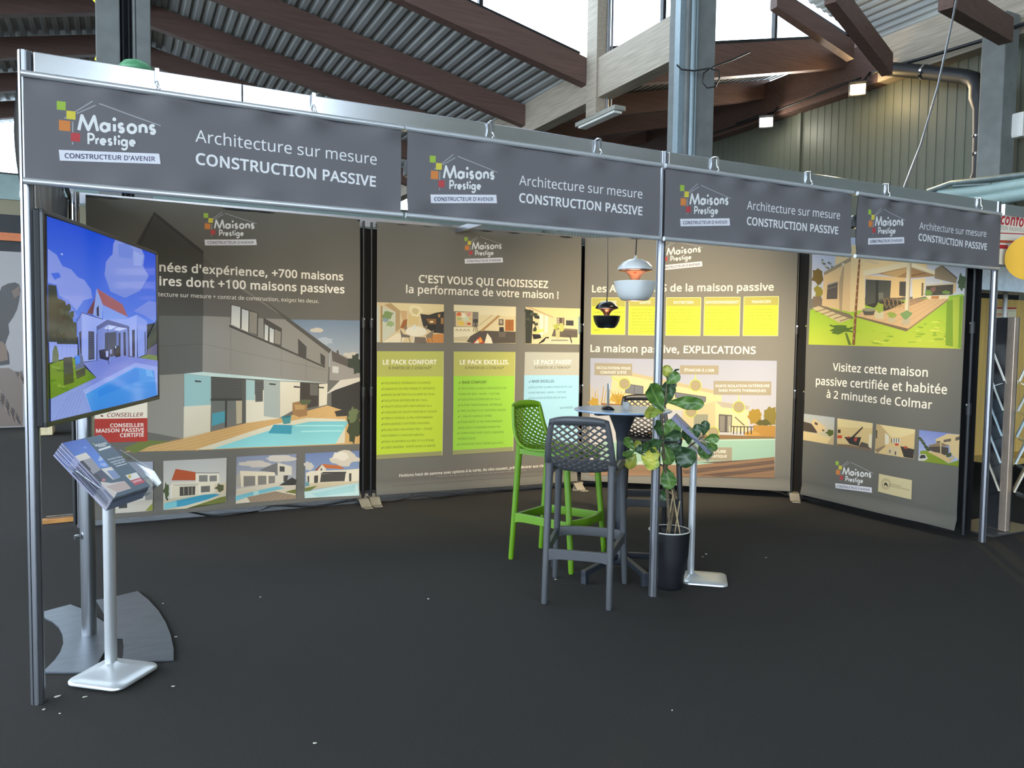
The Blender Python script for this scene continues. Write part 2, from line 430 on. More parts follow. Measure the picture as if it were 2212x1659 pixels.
        if back:   # plain reverse side of the sheet
            m = s.nbase
            for q in out[:m]:
                n = len(vs)
                for i in reversed(q): vs.append(vs[i] - s.N*0.004); ns.append(-ns[i]); C.append(hx(back))
                out.append(tuple(range(n, n+len(q))))
        me = bpy.data.meshes.new(name); me.from_pydata([tuple(v) for v in vs], [], out); me.materials.append(mat)
        at = me.attributes.new('ink', 'FLOAT_COLOR', 'POINT'); at.data.foreach_set('color', [c for q in C for c in q])
        me.polygons.foreach_set('use_smooth', [True]*len(out)); me.update()
        me.normals_split_custom_set_from_vertices([tuple(n) for n in ns])
        ob = bpy.data.objects.new(name, me); COL.objects.link(ob); ob.parent = parent
        return ob
    def base(s, a, b, col):
        s.rect(a, b, hx(col)); s.nbase = len(s.Fc); s.off = 0.00008

# the logo in its own units, measured on the first banner (plane y = -0.045)
_L = Print((0, -0.045, 2.0), (1, 0, 0), (0, 0, 1)).frame(100, 190, 5.8211)
_o = _L.loc(172, 915); _e = _L.loc(1438, 958)
LOGO_W = _e[0]-_o[0]; _sk = (_e[1]-_o[1])/(_e[0]-_o[0])
def _q(*xy):
    r = []
    for i in range(0, len(xy), 2):
        a = _L.loc(xy[i], xy[i+1]); r.append((a[0]-_o[0], a[1]-_o[1]-(a[0]-_o[0])*_sk))
    return r
LOGO = []
for c_, q_ in (('a3c14a', (132,165,245,178,245,285,132,274)), ('e0cf4c', (253,287,368,298,368,402,253,392)), ('dc8846', (160,403,303,420,303,548,160,535)), ('c24a4c', (308,562,426,572,426,680,308,668))):
    LOGO.append((c_, _q(*q_), 0))
def _lg(x0, y0, x1, y1, w_=.0042):
    a, b = _q(x0, y0, x1, y1); dx, dy = b[0]-a[0], b[1]-a[1]; L = math.hypot(dx, dy); nx, ny = -dy/L*w_/2, dx/L*w_/2
    LOGO.append(('a9a9ac', [(a[0]+nx, a[1]+ny), (a[0]-nx, a[1]-ny), (b[0]-nx, b[1]-ny), (b[0]+nx, b[1]+ny)], 0))
for l_ in ((368,300,583,168), (380,325,620,220), (225,388,250,372), (665,200,1437,477), (333,425,333,560), (331,680,331,713)): _lg(*l_)
for word, x0, y0, x1, y1, top in (('Maisons', 388, 527, 1393, 640, 318), ('Prestige', 512, 700, 1132, 762, 553)):
    pol, wd = logo_word(word); a, b = _q(x0, y0, x1, y1); t_ = _q(x0, top)[0]; kx = (b[0]-a[0])/wd; ky = (t_[1]-a[1])
    a = (a[0], a[1]-0.004)
    for pl in pol: LOGO.append(('f0efec', [(a[0]+x*kx, a[1]+y*ky) for x, y in pl], 0))
LOGO.append(('eceaf0', _q(158,780,1420,828,1438,958,172,915), 0))
_v, _t, _w = text_tris("CONSTRUCTEUR D'AVENIR", 0.012, 2); _a, _b = _q(232, 882, 1370, 920)
_k = (_b[0]-_a[0])/_w
for i, j, k in _t: LOGO.append(('4a4560', [(_a[0]+_v[m][0]*_k, _a[1]+_v[m][1]*_k) for m in (i, j, k)], 1))
def ripple(seed, W, H, amp=0.005, edge=0.0, vert=0.0):
    rd = random.Random(seed)
    ws = [(rd.uniform(4, 13), rd.uniform(-7, 7), rd.uniform(0, 6.28), rd.uniform(.3, 1)) for _ in range(7)]
    es = [(rd.uniform(8, 26), rd.uniform(0, 6.28), rd.uniform(.4, 1)) for _ in range(6)]
    vs = [(rd.uniform(3, 12), rd.uniform(0, 6.28), rd.uniform(.4, 1)) for _ in range(5)]
    def f(a, b):
        z = amp*sum(k*math.sin(p*a+q*b+r) for p, q, r, k in ws)/3
        if vert: z += vert*sum(k*math.sin(p*a+r+b*.4) for p, r, k in vs)/3
        if edge:
            d0 = max(0, 1-b/(0.3*H)); d1 = max(0, 1-(H-b)/(0.3*H))
            d0, d1 = d0*d0*(1-d0**6)*1.8, d1*d1*(1-d1**6)*1.8
            z += edge*(d0*sum(k*math.sin(p*a+r) for p, r, k in es) + d1*sum(k*math.sin(p*1.3*a+r*2) for p, r, k in es))/3
        return z
    return f
# ------------------------------------------------------------------ booth frame
PY = (0.0, 0.027, -0.008)      # front-post depths
def post_mb(x, y, z0, z1, r=0.025, n=8):
    poly = []
    for k in range(n):
        a = 2*math.pi*k/n
        for da, rr in ((-.30, 1.0), (-.14, 1.0), (-.11, .62), (.11, .62), (.14, 1.0)):
            t = a + da*(2*math.pi/n)/.7*.7 + .2; poly.append((x + r*rr*math.cos(t), y + r*rr*math.sin(t)))
    m = MB(); m.prism(poly, z0, z1); return m
for x, y, z1, lab in ((0, PY[0], 2.5, 'grooved aluminium post at the front left corner, beside the television'), (3, PY[1], 2.5, 'grooved aluminium post standing in front of the fig plant and bar table'),
                      (6, PY[2], 2.5, 'grooved aluminium post at the front right corner, beside the leaflet rack'), (0.02, 3.12, 2.5, 'grooved aluminium post at the rear left corner, behind the television')):
    tag(post_mb(x, y, 0.0, z1).build('aluminium_post', ALU, loc=(x, y, 0)), lab, 'post')
# fascia beams (silver band above the banners)
def beam(x0, x1, y0, y1, lab):
    m = MB(); a, b = V((x0, y0, 2.455)), V((x1, y1, 2.455)); m.bar(a, b, 0.032, 0.09)
    o = m.build('fascia_beam', ALUB, loc=(x0, y0, 2.41), bevel=0.003)
    tag(o, lab, 'beam'); return o
jx = at_y(524, 205, -0.02).x
beam(0.028, jx-0.002, 0.0, 0.0, 'silver beam from the front left post to the first joint above the banner')
beam(jx+0.002, 2.974, 0.002, 0.025, 'long silver beam above the first two banners, up to the middle post')
beam(3.026, 5.972, 0.025, -0.006, 'silver beam above the two right banners, between middle and right posts')
# ------------------------------------------------------------------ four fascia banners
BY = -0.045
BAN = [((45, 870), 'largest fascia banner, at the front left above the television'), ((877, 1429), 'second fascia banner from the left, ending at the middle post'),
       ((1437, 1842), 'third fascia banner, just right of the middle post'), ((1851, 2161), 'smallest fascia banner, above the garden house panel at far right')]
TXT = [((422, 306, 814, 356), (423, 354, 812, 403)), ((1122, 399, 1387, 429), (1122, 436, 1387, 465)), ((1613, 452, 1813, 474), (1613, 485, 1809, 506)), ((1985, 495, 2130, 512), (1983, 519, 2131, 540))]
LOG = [(129.5, 347.2, 347, 354.6), (930.5, 438.8, 1073.5, 439), (1470, 488.8, 1576, 487.4), (1875, 528.5, 1953.5, 525.5)]
ZB0, ZB1 = 2.012, 2.405
for i, ((u0, u1), lab) in enumerate(BAN):
    v0 = 154 + (u0-57)*0.1435; v1 = 154 + (u1-57)*0.1435
    x0, x1 = at_y(u0, v0, BY).x, at_y(u1, v1, BY).x
    th = thing('fascia_banner', (x0, BY, 0), 'dark grey ' + lab, 'banner', 'lettered banners along the front fascia')
    pr = Print((x0, BY, ZB0), (1, 0, 0), (0, 0, 1), ripple(11+i, x1-x0, ZB1-ZB0, 0.0035, 0.024, 0.005), 0.03, k=0.70)
    pr.base((0.006, 0), (x1-x0-0.006, ZB1-ZB0), '615e60')
    a, b = TXT[i]
    pr.t('Architecture sur mesure', *a, 'f0efee', 0.0, 3); pr.t('CONSTRUCTION PASSIVE', *b, 'f0efee', 0.022, 3)
    pr.logo(*LOG[i])
    pr.mesh('printed_fabric', INK, th, '3c3a3a')
    for z, nm in ((ZB1, 'top_rail'), (ZB0, 'bottom_rail')):
        m = MB(); m.tube([(x0, BY-0.004, z), (x1, BY-0.004, z)], 0.0125, 12); m.build(nm, SILVER, th)
# hooks that hang the banners from the beam
hk = None
for u, v in ((341, 190), (678, 240), (1062, 300), (1297, 334), (1550, 368), (1752, 397), (1920, 421), (2116, 448)):
    x = at_y(u, v-10, -0.02).x; yb = -0.0 if x > 3 else 0.0
    if hk is None:
        hk = thing('banner_hook', (x, 0, 2.41), 'x', 'hook', 'hooks over the fascia beam')
        m = MB(); m.tube([(x, 0.03, 2.44), (x, 0.031, 2.506), (x, 0, 2.512), (x, -0.03, 2.506), (x+.001, -0.034, 2.47), (x-.004, -0.036, 2.448), (x, -0.04, 2.44)], 0.0035, 8); m.build('strap', CHROME, hk)
        m = MB(); m.bar((x-.003, -.034, 2.504), (x-.003, -.037, 2.452), 0.016, 0.003, (0, 1, 0)); m.build('clip_plate', CHROME, hk)
        m = MB(); m.tube([(x, -0.038, 2.448), (x+.004, -0.04, 2.435), (x-.008, -0.042, 2.421), (x, -0.044, 2.42), (x+.008, -0.042, 2.421), (x, -0.04, 2.437)], 0.002, 6); m.build('spring', CHROME, hk)
        h = hk
    else: h = dup(hk, (x, 0.012 if 2 < x < 5 else 0, 2.41))
    n_ = ['leftmost', 'second', 'third', 'fourth', 'fifth', 'sixth', 'seventh', 'rightmost'][(341, 678, 1062, 1297, 1550, 1752, 1920, 2116).index(u)]
    h['label'] = 'small chrome banner hook over the silver beam, %s of the eight' % (n_ + ('' if n_.endswith('most') else ' from left'))
# side return of the fascia along the left edge (plain dark cloth)
th = thing('side_valance', (-0.03, 0, 0), 'plain dark valance along the left side of the stand, seen edge-on behind the banner', 'banner')
m = MB(); m.grid(lambda a, b: V((-0.028 - 0.018*math.sin(math.pi*min(1, b*1.0))*(1-a*.6) + 0.008*math.sin(a*95)+0.006*math.sin(a*41+1), 0.0+3.08*a, 1.985+0.43*b)), 150, 8); m.build('cloth', mk('blue_black_cloth', S(52, 60, 70), 0.6, 0, 0.1, 3), th)
m = MB(); m.bar((-.02, 0.03, 1.975), (-.02, 3.09, 1.975), .02, .024); m.build('bottom_rail', SILVER, th)
m = MB(); m.bar((0.0, 0.03, 2.455), (0.0, 3.1, 2.455), .03, .09); m.build('top_rail', ALUB, th)
# rear rail: upper beam, floor rail
m = MB(); m.bar((0.04, 3.14, 2.46), (5.9, 3.14, 2.46), .03, .08); tag(m.build('rear_beam', ALU, loc=(.04, 3.14, 2.42)), 'silver beam along the top of the rear wall, above the printed panels', 'beam')
m = MB(); m.bar((0.04, 3.15, 0.043), (2.24, 3.15, 0.043), .03, .085); tag(m.build('floor_rail', ALUB, loc=(.04, 3.15, 0)), 'silver floor rail under the large white house panel', 'rail')
m = MB(); m.bar((2.26, 3.15, 0.043), (4.7, 3.15, 0.043), .03, .085); tag(m.build('floor_rail', ALUB, loc=(2.26, 3.15, 0)), 'silver floor rail under the three packs panel', 'rail')
def drape(a, b, z1, lab, z0=0.01):
    a, b = V((*a, 0)), V((*b, 0)); d = b-a; n = V((-d.y, d.x, 0)).normalized(); L = d.length
    m = MB(); m.grid(lambda s, t: a + d*s + n*(0.012*math.sin(s*L*38)+0.008*math.sin(s*L*17+1)) + V((0, 0, z0+(z1-z0)*t)), int(L*40), 4)
    tag(m.build('black_curtain', BLACKC, loc=a), lab, 'curtain')
drape((0.1, 3.22), (6.0, 3.22), 2.42, 'black curtain behind the rear printed panels, showing in the gap by the floor', 0.09)
drape((6.03, 3.2), (6.03, 0.09), 2.42, 'black curtain along the right side of the stand, next to the front right post')
# ------------------------------------------------------------------ printed wall panels
INKG = '57554f'
def panel(a, b, lab, seed, poles, amp=0.004, vert=0.006, k=0.65):
    a, b = V((*a, 0.0)), V((*b, 0.0)); X = (b-a).normalized(); W = (b-a).length; H = 2.39
    N = V((X.y, -X.x, 0))
    th = thing('printed_panel', a, lab, 'display panel', 'printed fabric panels around the stand')
    rp = ripple(seed, W, H, amp, 0.0, vert)
    def fold(s, t):
        z = rp(s, t)
        z += 0.018*math.exp(-((t-0.0)/0.05)**2) - 0.006*math.exp(-((t-0.09)/0.03)**2)
        z += 0.003*math.exp(-((t-H)/0.06)**2)*math.sin(s*23)
        return z
    pr = Print(a+V((0, 0, 0.075)), X, (0, 0, 1), fold, 0.04, k=k)
    pr.base((0, 0), (W, H), INKG); pr.win = (W, H)
    # frame: telescopic poles, feet, cross bars
    for s, fs in poles:
        c = a + X*s - N*0.03
        g = thing_part = None
        m = MB(); m.tube([c+V((0, 0, .05)), c+V((0, 0, 1.02))], 0.0135, 10); m.tube([c+V((0, 0, 1.0)), c+V((0, 0, 1.62))], 0.0115, 10); m.tube([c+V((0, 0, 1.6)), c+V((0, 0, 2.46))], 0.0095, 10)
        po = m.build('telescopic_pole', BLACKM, th)
        for z in (1.0, 1.6):
            m = MB(); m.tube([c+V((0, 0, z-.055)), c+V((0, 0, z+.03))], 0.0185, 12); m.build('locking_collar', PIPEB, po)
            m = MB(); m.tube([c+V((0, 0, z+.02))+N*0.01, c+V((0, 0, z+.02))+N*0.026], 0.007, 8); m.build('screw', CHROME, po)
        if fs:
            # bent strip foot
            m = MB(); hw = 0.045; pf = [(-.20, .004), (-.12, .004), (-.045, .055), (.045, .055), (.12, .004), (.20, .004)]
            vs = []
            for q, z in pf:
                ww = hw*(0.75 if abs(q) > .19 else 1)
                for sg in (-1, 1):
                    p = c + X*(fs + sg*ww) + N*q*1.1; vs += [p+V((0, 0, z)), p+V((0, 0, z+.004))]
            fc = []
            for i in range(5):
                o = i*4; fc += [(o+1, o+3, o+7, o+5), (o, o+4, o+6, o+2), (o, o+1, o+5, o+4), (o+2, o+6, o+7, o+3)]
            fc += [(0, 2, 3, 1), (20, 21, 23, 22)]
            m.add(vs, fc); m.build('foot', FOOT, th, bevel=0)
    m = MB(); m.tube([a-N*.012+V((0, 0, 2.455))+X*.0, a+X*W-N*.012+V((0, 0, 2.455))], .011, 8); m.build('top_bar', BLACKM, th)
    m = MB(); m.tube([a-N*.014+V((0, 0, .085)), a+X*W-N*.014+V((0, 0, .085))], .012, 8); m.build('bottom_bar', BLACKM, th)
    return th, pr
# ------------------------------------------------------------------ panel 1: large white house by the pool
th, q = panel((0.09, 2.978), (2.138, 3.044), 'large printed panel of a white house with a pool, behind the television', 3, ((-0.10, 0.0), (2.09, -.01)), 0.005, 0.007, .66)
q.frame(300, 420, 2.3692)
q.p('4a4843', 78,90, 330,312, 330,622, -190,622, -190,560)
q.p('64605a', 330,325, 470,430, 780,640, 330,622)
q.p('3f3d3a', 78,88, 330,290, 330,312, 78,108, 0,280, -12,270)
q.p(('74869c', 'bfc2be'), 778,640, 1135,645, 1134,1010, 972,880, 975,805)
q.blob('c8bfb0', 915,695, 34,14, 14, 4); q.blob('a9b2bc', 950,750, 40,20, 14, 8); q.blob('c4bdb0', 1085,830, 45,25, 14, 9)
q.p('5f5f5a', -255,618, 328,622, 326,908, 100,925, -255,962)
q.p('8e8a82', 328,622, 770,640, 975,805, 965,967, 325,909)
q.p('7d796f', 470,430, 985,800, 975,812, 760,640, 455,440)
q.p('55524d', 640,540, 985,795, 972,812, 760,650)
for a in ((470,560,612,606,610,727,468,662), (638,630,732,686,730,779,640,746), (814,737,858,780,856,836,815,822), (928,811,953,830,951,881,930,866)): q.p('4d4a45', *a)
for a in ((475,566,520,577,518,686,472,664), (528,585,562,596,560,704,526,690), (645,664,663,674,661,752,644,744), (670,680,692,692,690,762,669,754)): q.p(('b9bdbb', 'd6d2c4'), *a)
q.p('8b857a', 567,598,606,608,604,718,565,704); q.p('8b857a', 696,690,727,704,725,770,694,762)
for a in ((470,660,470,900), (730,780,728,932), (857,836,855,950)): q.ln('7d786f', .004, *a)
q.ln('7d786f', .004, 328,765, 965,900)
q.p('4a4742', 462,666, 730,780, 952,880, 952,888, 728,790, 462,678); q.ln('55524d', .005, -255,800, 326,765)
q.p('8f8c82', -255,962, 100,925, 232,918, 228,1250, 45,1216, -255,1150)
q.p('97bdbb', 232,918, 368,932, 368,1076, 232,1085); q.p(('d9d1bb', 'cfc6ae'), 230,1085, 368,1076, 365,1221, 228,1252)
q.p('c3d6cf', 232,917, 325,908, 968,966, 720,953, 366,931)
q.p('4c4c48', 370,932, 548,946, 546,1048, 370,1046)
for k in range(12): q.ln('62625d', .004, 371,940+k*8.6, 546,952+k*7.9)
q.p(('6a6e68', '74706a'), 370,1050, 530,1050, 526,1172, 368,1213); q.p('4f97a4', 374,1120, 442,1108, 440,1166, 372,1186); q.p('b3a78c', 498,1050, 530,1050, 528,1170, 500,1177)
q.p('3f3e3b', 441,1050, 452,1050, 450,1190, 440,1193); q.p('3f3e3b', 366,1046, 548,1046, 548,1056, 366,1056); q.p('5a5852', 530,950, 549,952, 549,1168, 528,1174)
q.p('d8d0ba', 549,1050, 722,955, 720,1146, 549,1171); q.p('a2bfbb', 549,948, 594,952, 594,1054, 549,1053); q.p('a4aba3', 640,950, 722,956, 720,1146, 640,1135)
q.p('55544f', 595,950, 635,953, 635,1060, 597,1062)
for k in range(9): q.ln('6f6e69', .003, 597,958+k*12, 634,960+k*12)
q.p(('ddd5bf', 'd2c8b0'), 722,956, 825,961, 823,1086, 721,1143); q.p('46403a', 825,962, 922,970, 920,1082, 825,1102); q.p('6a675f', 876,968, 918,972, 916,1030, 876,1028); q.p('d8cfb8', 922,971, 966,968, 962,1076, 922,1086)
for x, y in ((302, 955), (684, 970), (808, 984), (932, 987)): q.p('3d3c39', x-17, y-4, x+17, y-1, x+15, y+6, x-15, y+4)
q.p('97918a', 980,800, 1060,830, 1132,892, 1132,960, 975,950); q.p('5d5752', 985,798, 1075,846, 1122,902, 990,852); q.p('5d5752', 1010,800,1020,795,1024,822,1012,818); q.p('c6c4be', 990,878, 1022,882, 1020,915, 990,912)
q.blob('3e453b', 1108,860, 34,46, 18, 5, .4)
q.p('3a3834', 985,1000, 1132,940, 1132,1105, 1050,1105, 985,1085); q.p('cfc7b8', 955,1026, 1030,950, 1132,936, 1132,955, 1005,1000)
q.p('cba46a', -80,1318, 228,1250, 365,1216, 549,1171, 720,1146, 965,1080, 1060,1110, 1132,1150, 1132,1276, 290,1309)
for k in range(6): q.ln('b98f58', .003, -60+k*70,1312, 560+k*80,1170-k*8)
q.p('d5cdb4', 290,1306, 690,1176, 862,1143, 1055,1150, 1052,1272); q.p(('78bcc2', '8fd0d2'), 372,1303, 700,1198, 872,1163, 1072,1160, 1005,1276)
q.p('3f93a6', 662,1222, 690,1178, 784,1180, 780,1226); q.p('a6dcd8', 800,1180, 1050,1180, 1046,1186, 800,1187); q.p('a6dcd8', 830,1210, 1040,1206, 1036,1212, 830,1217)
q.p('9c7850', 785,1066, 822,1058, 862,1072, 862,1132, 820,1140, 785,1124); q.p('b8945f', 795,1075, 850,1078, 848,1100, 800,1102); q.p('4a8a8c', 727,1136, 780,1131, 774,1171, 740,1176); q.p('2f6a70', 732,1136, 776,1132, 772,1140, 736,1143)
q.p('3b3a34', 1000,1110, 1090,1090, 1085,1132, 1010,1136); q.blob('5b6345', 850,1062, 32,16, 14, 7)
q.p('6f7a3d', -80,1300, -20,1325, 60,1285, 160,1262, 20,1258); q.blob('434a35', 1100,1180, 34,90, 20, 6, .35); q.blob('6c7650', 1090,1130, 26,40, 16, 16, .4)
q.frame(180, 850, 9.217)
q.p('efe6d2', 228,-120, 1275,-120, 1275,490, 228,505); q.p('b23a30', 224,505, 1275,488, 1278,952, 224,985)
q.t('CONSEILLER', 475,466, 1192,456, '7e3a36', .012, 3, .25); q.blob('7e3a36', 368,448, 24,20, 8, 2)
q.t('CONSEILLER', 535,672, 1206,660, 'f4ece0', .02, 3); q.t('MAISON PASSIVE', 258,780, 1206,757, 'f4ece0', .02, 3); q.t('CERTIFIÉ', 730,868, 1206,855, 'f4ece0', .02, 3)
q.frame(300, 420, 2.3692)
q.t("années d'expérience, +700 maisons", 22,388, 1045,440, 'f6f0e2', .022, 3); q.t('ires dont +100 maisons passives', 105,464, 1051,506, 'f6f0e2', .022, 3)
q.t('Architecture sur mesure + contrat de construction, exigez les deux.', 22,517, 921,556, 'efe8da', 0, 2)
q.logo(338, 261.5, 604, 258.5)
q.frame(240, 960, 3.95)
# four small house pictures
q.p(('9aa2b4', 'c6c4bf'), 30,150, 356,145, 353,561, 30,586); q.p('c3bcae', 30,470, 353,460, 353,561, 30,586); q.p('d0ccc4', 200,300, 353,290, 353,470, 205,476); q.p('8e8c88', 290,420, 352,400, 352,468, 290,474)
q.p('3d3f40', 60,490, 136,480, 137,540, 66,546); q.p('8a8f3e', 290,562, 353,500, 353,561)
q.p(('b4b2ac', 'd8d3c6'), 445,140, 985,113, 978,491, 445,556); q.p('b0522c', 550,208, 735,238, 722,306, 515,306); q.p('e2d8c2', 720,242, 922,240, 922,322, 720,322); q.p('8f8d88', 718,236, 925,238, 922,246, 720,246)
for a in ((748,262,822,260,822,316,748,318), (838,265,901,262,901,312,838,315)): q.p('807d76', *a)
q.p('ded3b8', 512,326, 905,318, 875,412, 520,472); q.p('c2bba9', 525,340, 750,331, 730,353, 548,353); q.p('4b4740', 585,362, 718,356, 715,430, 585,440); q.p('6a675f', 765,356, 842,350, 842,402, 765,410)
for x in (620, 660, 690): q.ln('b5ab96', .004, x,362, x,430)
q.p('e8e0ce', 506,345, 520,345, 518,475, 506,475); q.p('e8e0ce', 750,345, 762,345, 762,432, 750,436); q.p('cfbfa0', 880,340, 978,320, 978,405, 890,410)
q.p('c9bfa6', 445,470, 600,452, 880,412, 978,405, 978,440, 640,545, 445,556); q.p('3d93ad', 452,502, 600,470, 780,430, 882,420, 930,426, 820,470, 640,520, 450,552); q.p('79bcc4', 452,502, 560,482, 560,530, 450,552)
q.p('69702f', 640,545, 800,492, 930,450, 978,440, 976,491, 700,524); q.blob('4e5a38', 470,400, 26,60, 14, 3, .4); q.p('2f2d2a', 470,460,488,460,485,478,474,478); q.blob('57593a', 925,372, 40,30, 14, 3, .4)
q.p(('8089a0', 'b9b4aa'), 1070,106, 1580,79, 1572,461, 1062,503); q.blob('c2b9ac', 1230,165, 130,28, 18, 5, .2); q.blob('c6beb2', 1450,120, 120,30, 18, 6, .2)
q.p('cbbfa9', 1068,380, 1400,330, 1572,330, 1572,461, 1062,503); q.p('6d6c6a', 1262,222, 1420,155, 1420,270, 1390,238); q.p('cfc6b4', 1420,155, 1540,186, 1540,260, 1420,266); q.p('49474450'[:6], 1437,185, 1479,188, 1479,232, 1437,231)
q.p('dccfb4', 1100,225, 1396,238, 1402,330, 1108,366); q.p('a8a294', 1068,272, 1100,225, 1110,366, 1068,352)
for a in ((1130,270,1231,270,1231,350,1130,361), (1253,268,1326,268,1326,341,1253,347), (1343,268,1398,268,1398,328,1343,336)): q.p('807a72', *a)
q.p('cfc6b2', 1400,266, 1470,264, 1470,325, 1402,330); q.p('4a4844', 1470,266, 1510,262, 1500,310, 1470,318); q.p('3a3936', 1430,350, 1540,280, 1580,300, 1572,345)
q.p('75b3bd', 1062,440, 1250,395, 1420,356, 1480,372, 1160,452, 1062,482); q.p('a7cdc9', 1215,404, 1260,394, 1260,425, 1215,440); q.p('8f7c66', 1160,452, 1400,400, 1572,432, 1571,461, 1190,496); q.p('69702f', 1480,405, 1573,380, 1572,420)
for k in range(7): q.ln('7c6a56', .003, 1180+k*50,492-k*3, 1300+k*38,424)
q.p(('6e80aa', '9db0c4'), 1655,76, 2116,52, 2110,431, 1648,456); q.blob('cfc5b2', 1985,120, 120,60, 20, 2, .25); q.blob('e2d9c8', 1960,100, 70,35, 16, 3, .25); q.blob('c6c1b6', 1685,180, 40,32, 14, 5, .3)
q.p('bf6a38', 1795,165, 1950,180, 1992,210, 1830,202); q.p('8d4b2e', 1735,222, 1790,168, 1800,180, 1760,222); q.p('d8cfba', 1755,225, 1796,170, 1832,205, 1832,240, 1755,240); q.p('e0d6bf', 1660,242, 1700,226, 2000,216, 2114,206, 2111,312, 1665,332)
q.p('46423c', 1786,205, 1796,200, 1798,222, 1786,224)
for a in ((1730,266,1765,262,1763,326,1730,328), (1790,252,2000,240,1990,312,1780,322), (2028,246,2048,244,2048,312,2028,313), (1672,270,1688,266,1688,325,1674,328)): q.p('4f4b45', *a)
q.p('3e3b37', 1780,250, 1810,234, 2005,232, 2005,242); q.p('cfc0a0', 1665,332, 2111,310, 2111,330, 1650,392); q.p('b9d4d2', 1648,402, 2112,322, 2110,431, 1648,456); q.p('9fc8c9', 1700,420, 2080,345, 2080,400, 1760,445); q.p('6f9aa0', 1650,322,1688,318,1690,352,1655,358); q.p('757f46', 1650,372, 1760,350, 1700,395, 1650,402)
q.mesh('printed_fabric', INK, th, '2a2927')

# ------------------------------------------------------------------ panel 2: three packs
th, q = panel((2.298, 3.081), (4.308, 2.972), 'printed panel with two green boxes and one blue price list box', 5, ((-0.04, .02), (2.03, -.02)), 0.005, 0.007, .54)
q.frame(780, 480, 2.675)
q.t("C'EST VOUS QUI CHOISISSEZ", 333,348, 1080,380, 'f6f0e0', .024, 3); q.t('la performance de votre maison !', 260,408, 1140,442, 'f6f0e0', .015, 3)
q.logo(600, 239.5, 820, 232)
q.frame(810, 750, 4.8615)
for (h, b, f, bx) in (('b7bb62', 'c3dc3c', '9a9868', (20,42,716,43,714,306,18,309,704,1090,12,1131,701,1136,10,1178)), ('b7b866', 'a0d648', '9a9b6c', (825,45,1470,50,1466,300,822,302,1451,1045,815,1084,1449,1090,812,1131)), ('b0b2a8', '9fd0e8', '9ea69e', (1573,50,2150,55,2145,294,1566,294,2128,1010,1552,1045,2126,1048,1550,1084))):
    a = bx; q.p(h, a[0],a[1], a[2],a[3], a[4],a[5], a[6],a[7]); q.p(b, a[6],a[7], a[4],a[5], a[8],a[9], a[10],a[11]); q.p(f, a[10],a[11], a[8],a[9], a[12],a[13], a[14],a[15])
    q.ln('c9cd92', .006, a[2],a[3], a[4],a[5], a[8],a[9], a[12],a[13])
for s_, x0, y0, x1, y1 in (('LE PACK CONFORT', 82,180,645,178), ('LE PACK EXCELLIS.', 890,180,1405,178), ('LE PACK PASSIF', 1670,178,2062,175)): q.t(s_, x0,y0,x1,y1, 'fbf6e6', .024, 3)
for s_, x0, y0, x1, y1 in (('À PARTIR DE 2 255€/m2*', 140,233,592,230), ('À PARTIR DE 2 575€/m2*', 943,230,1352,228), ('À PARTIR DE 2 700€/m2*', 1677,227,2050,224)): q.t(s_, x0,y0,x1,y1, '6a6848', .014)
def ticks(col, pts):
    for x, y in pts: q.ln(col, .0045, x-10,y-9, x-5,y, x+10,y-20)
L1 = (('ASSURANCE DOMMAGES-OUVRAGE', 582,383), ('GARANTIE DE PRIX FERME ET DÉFINITIF', 628,443), ('MURS EN BÉTON CELLULAIRE DE 25cm', 622,502), ('ISOLATION INTÉRIEURE DE 10cm', 545,565), ('VOLETS ROULANTS MOTORISÉS ALU', 590,625), ('CAISSONS DE VOLETS INVISIBLES ISOLÉS', 643,683), ('TRIPLE VITRAGE ULTRA PERFORMANT', 605,745), ('MENUISERIES CERTIFIÉES PASSIVES', 570,805), ('PLANCHER CHAUFFANT RDC + ÉTAGE', 598,865), ('PAR POMPE À CHALEUR AIR/EAU', 512,928), ('FAUX-PLAFONDS AU RDC ET À L\'ÉTAGE', 615,985), ('CRÉPI MINÉRAL TEINTÉ DANS LA MASSE', 630,1042))
for i, (s_, x1, y1) in enumerate(L1):
    y0 = 388+i*61.5; x0 = 66 if i == 9 else 97
    q.t(s_, x0, y0, x1, y1, '5c6426', .004, 1)
    if i != 9: ticks('4a521e', [(78, y0)])
q.t('BASE CONFORT', 915,382, 1172,380, '4c6626', .02); ticks('4c6626', [(888, 382)])
for s_, x0, y0, x1, y1 in (('ISOLATION GLOBALE RENFORCÉE SUR', 905,443,1375,438), ('PLANCHER BAS + MURS + TOITURE', 878,503,1305,498), ('ISOLATION EXTÉRIEURE DE 16cm', 903,560,1310,553), ('PLÂTRE TRADITIONNEL INTÉRIEUR', 903,619,1330,612), ('VMC DOUBLE FLUX CERTIFIÉE PASSIVE', 900,678,1372,668), ('+ 20% DE SURFACE VITRÉE', 900,738,1223,730), ('ÉTANCHÉITÉ ULTRA PERFORMANTE', 898,797,1337,785), ('BASÉ SUR LE STANDARD PASSIF PHI', 872,858,1315,845), ('COMPATIBLE AVEC PUITS CANADIEN', 895,913,1350,900), ('HYDRAULIQUE', 870,972,1053,965), ('CHAUFFAGE PACK PASSIF (sans PAC)', 893,1030,1345,1012)):
    q.t(s_, x0,y0,x1,y1, '587a30', .002, 1)
    if x0 > 880: ticks('587a30', [(x0-22, y0)])
q.t('BASE EXCELLIS.', 1648,371, 1885,368, '46606e', .018); ticks('46606e', [(1625, 371)])
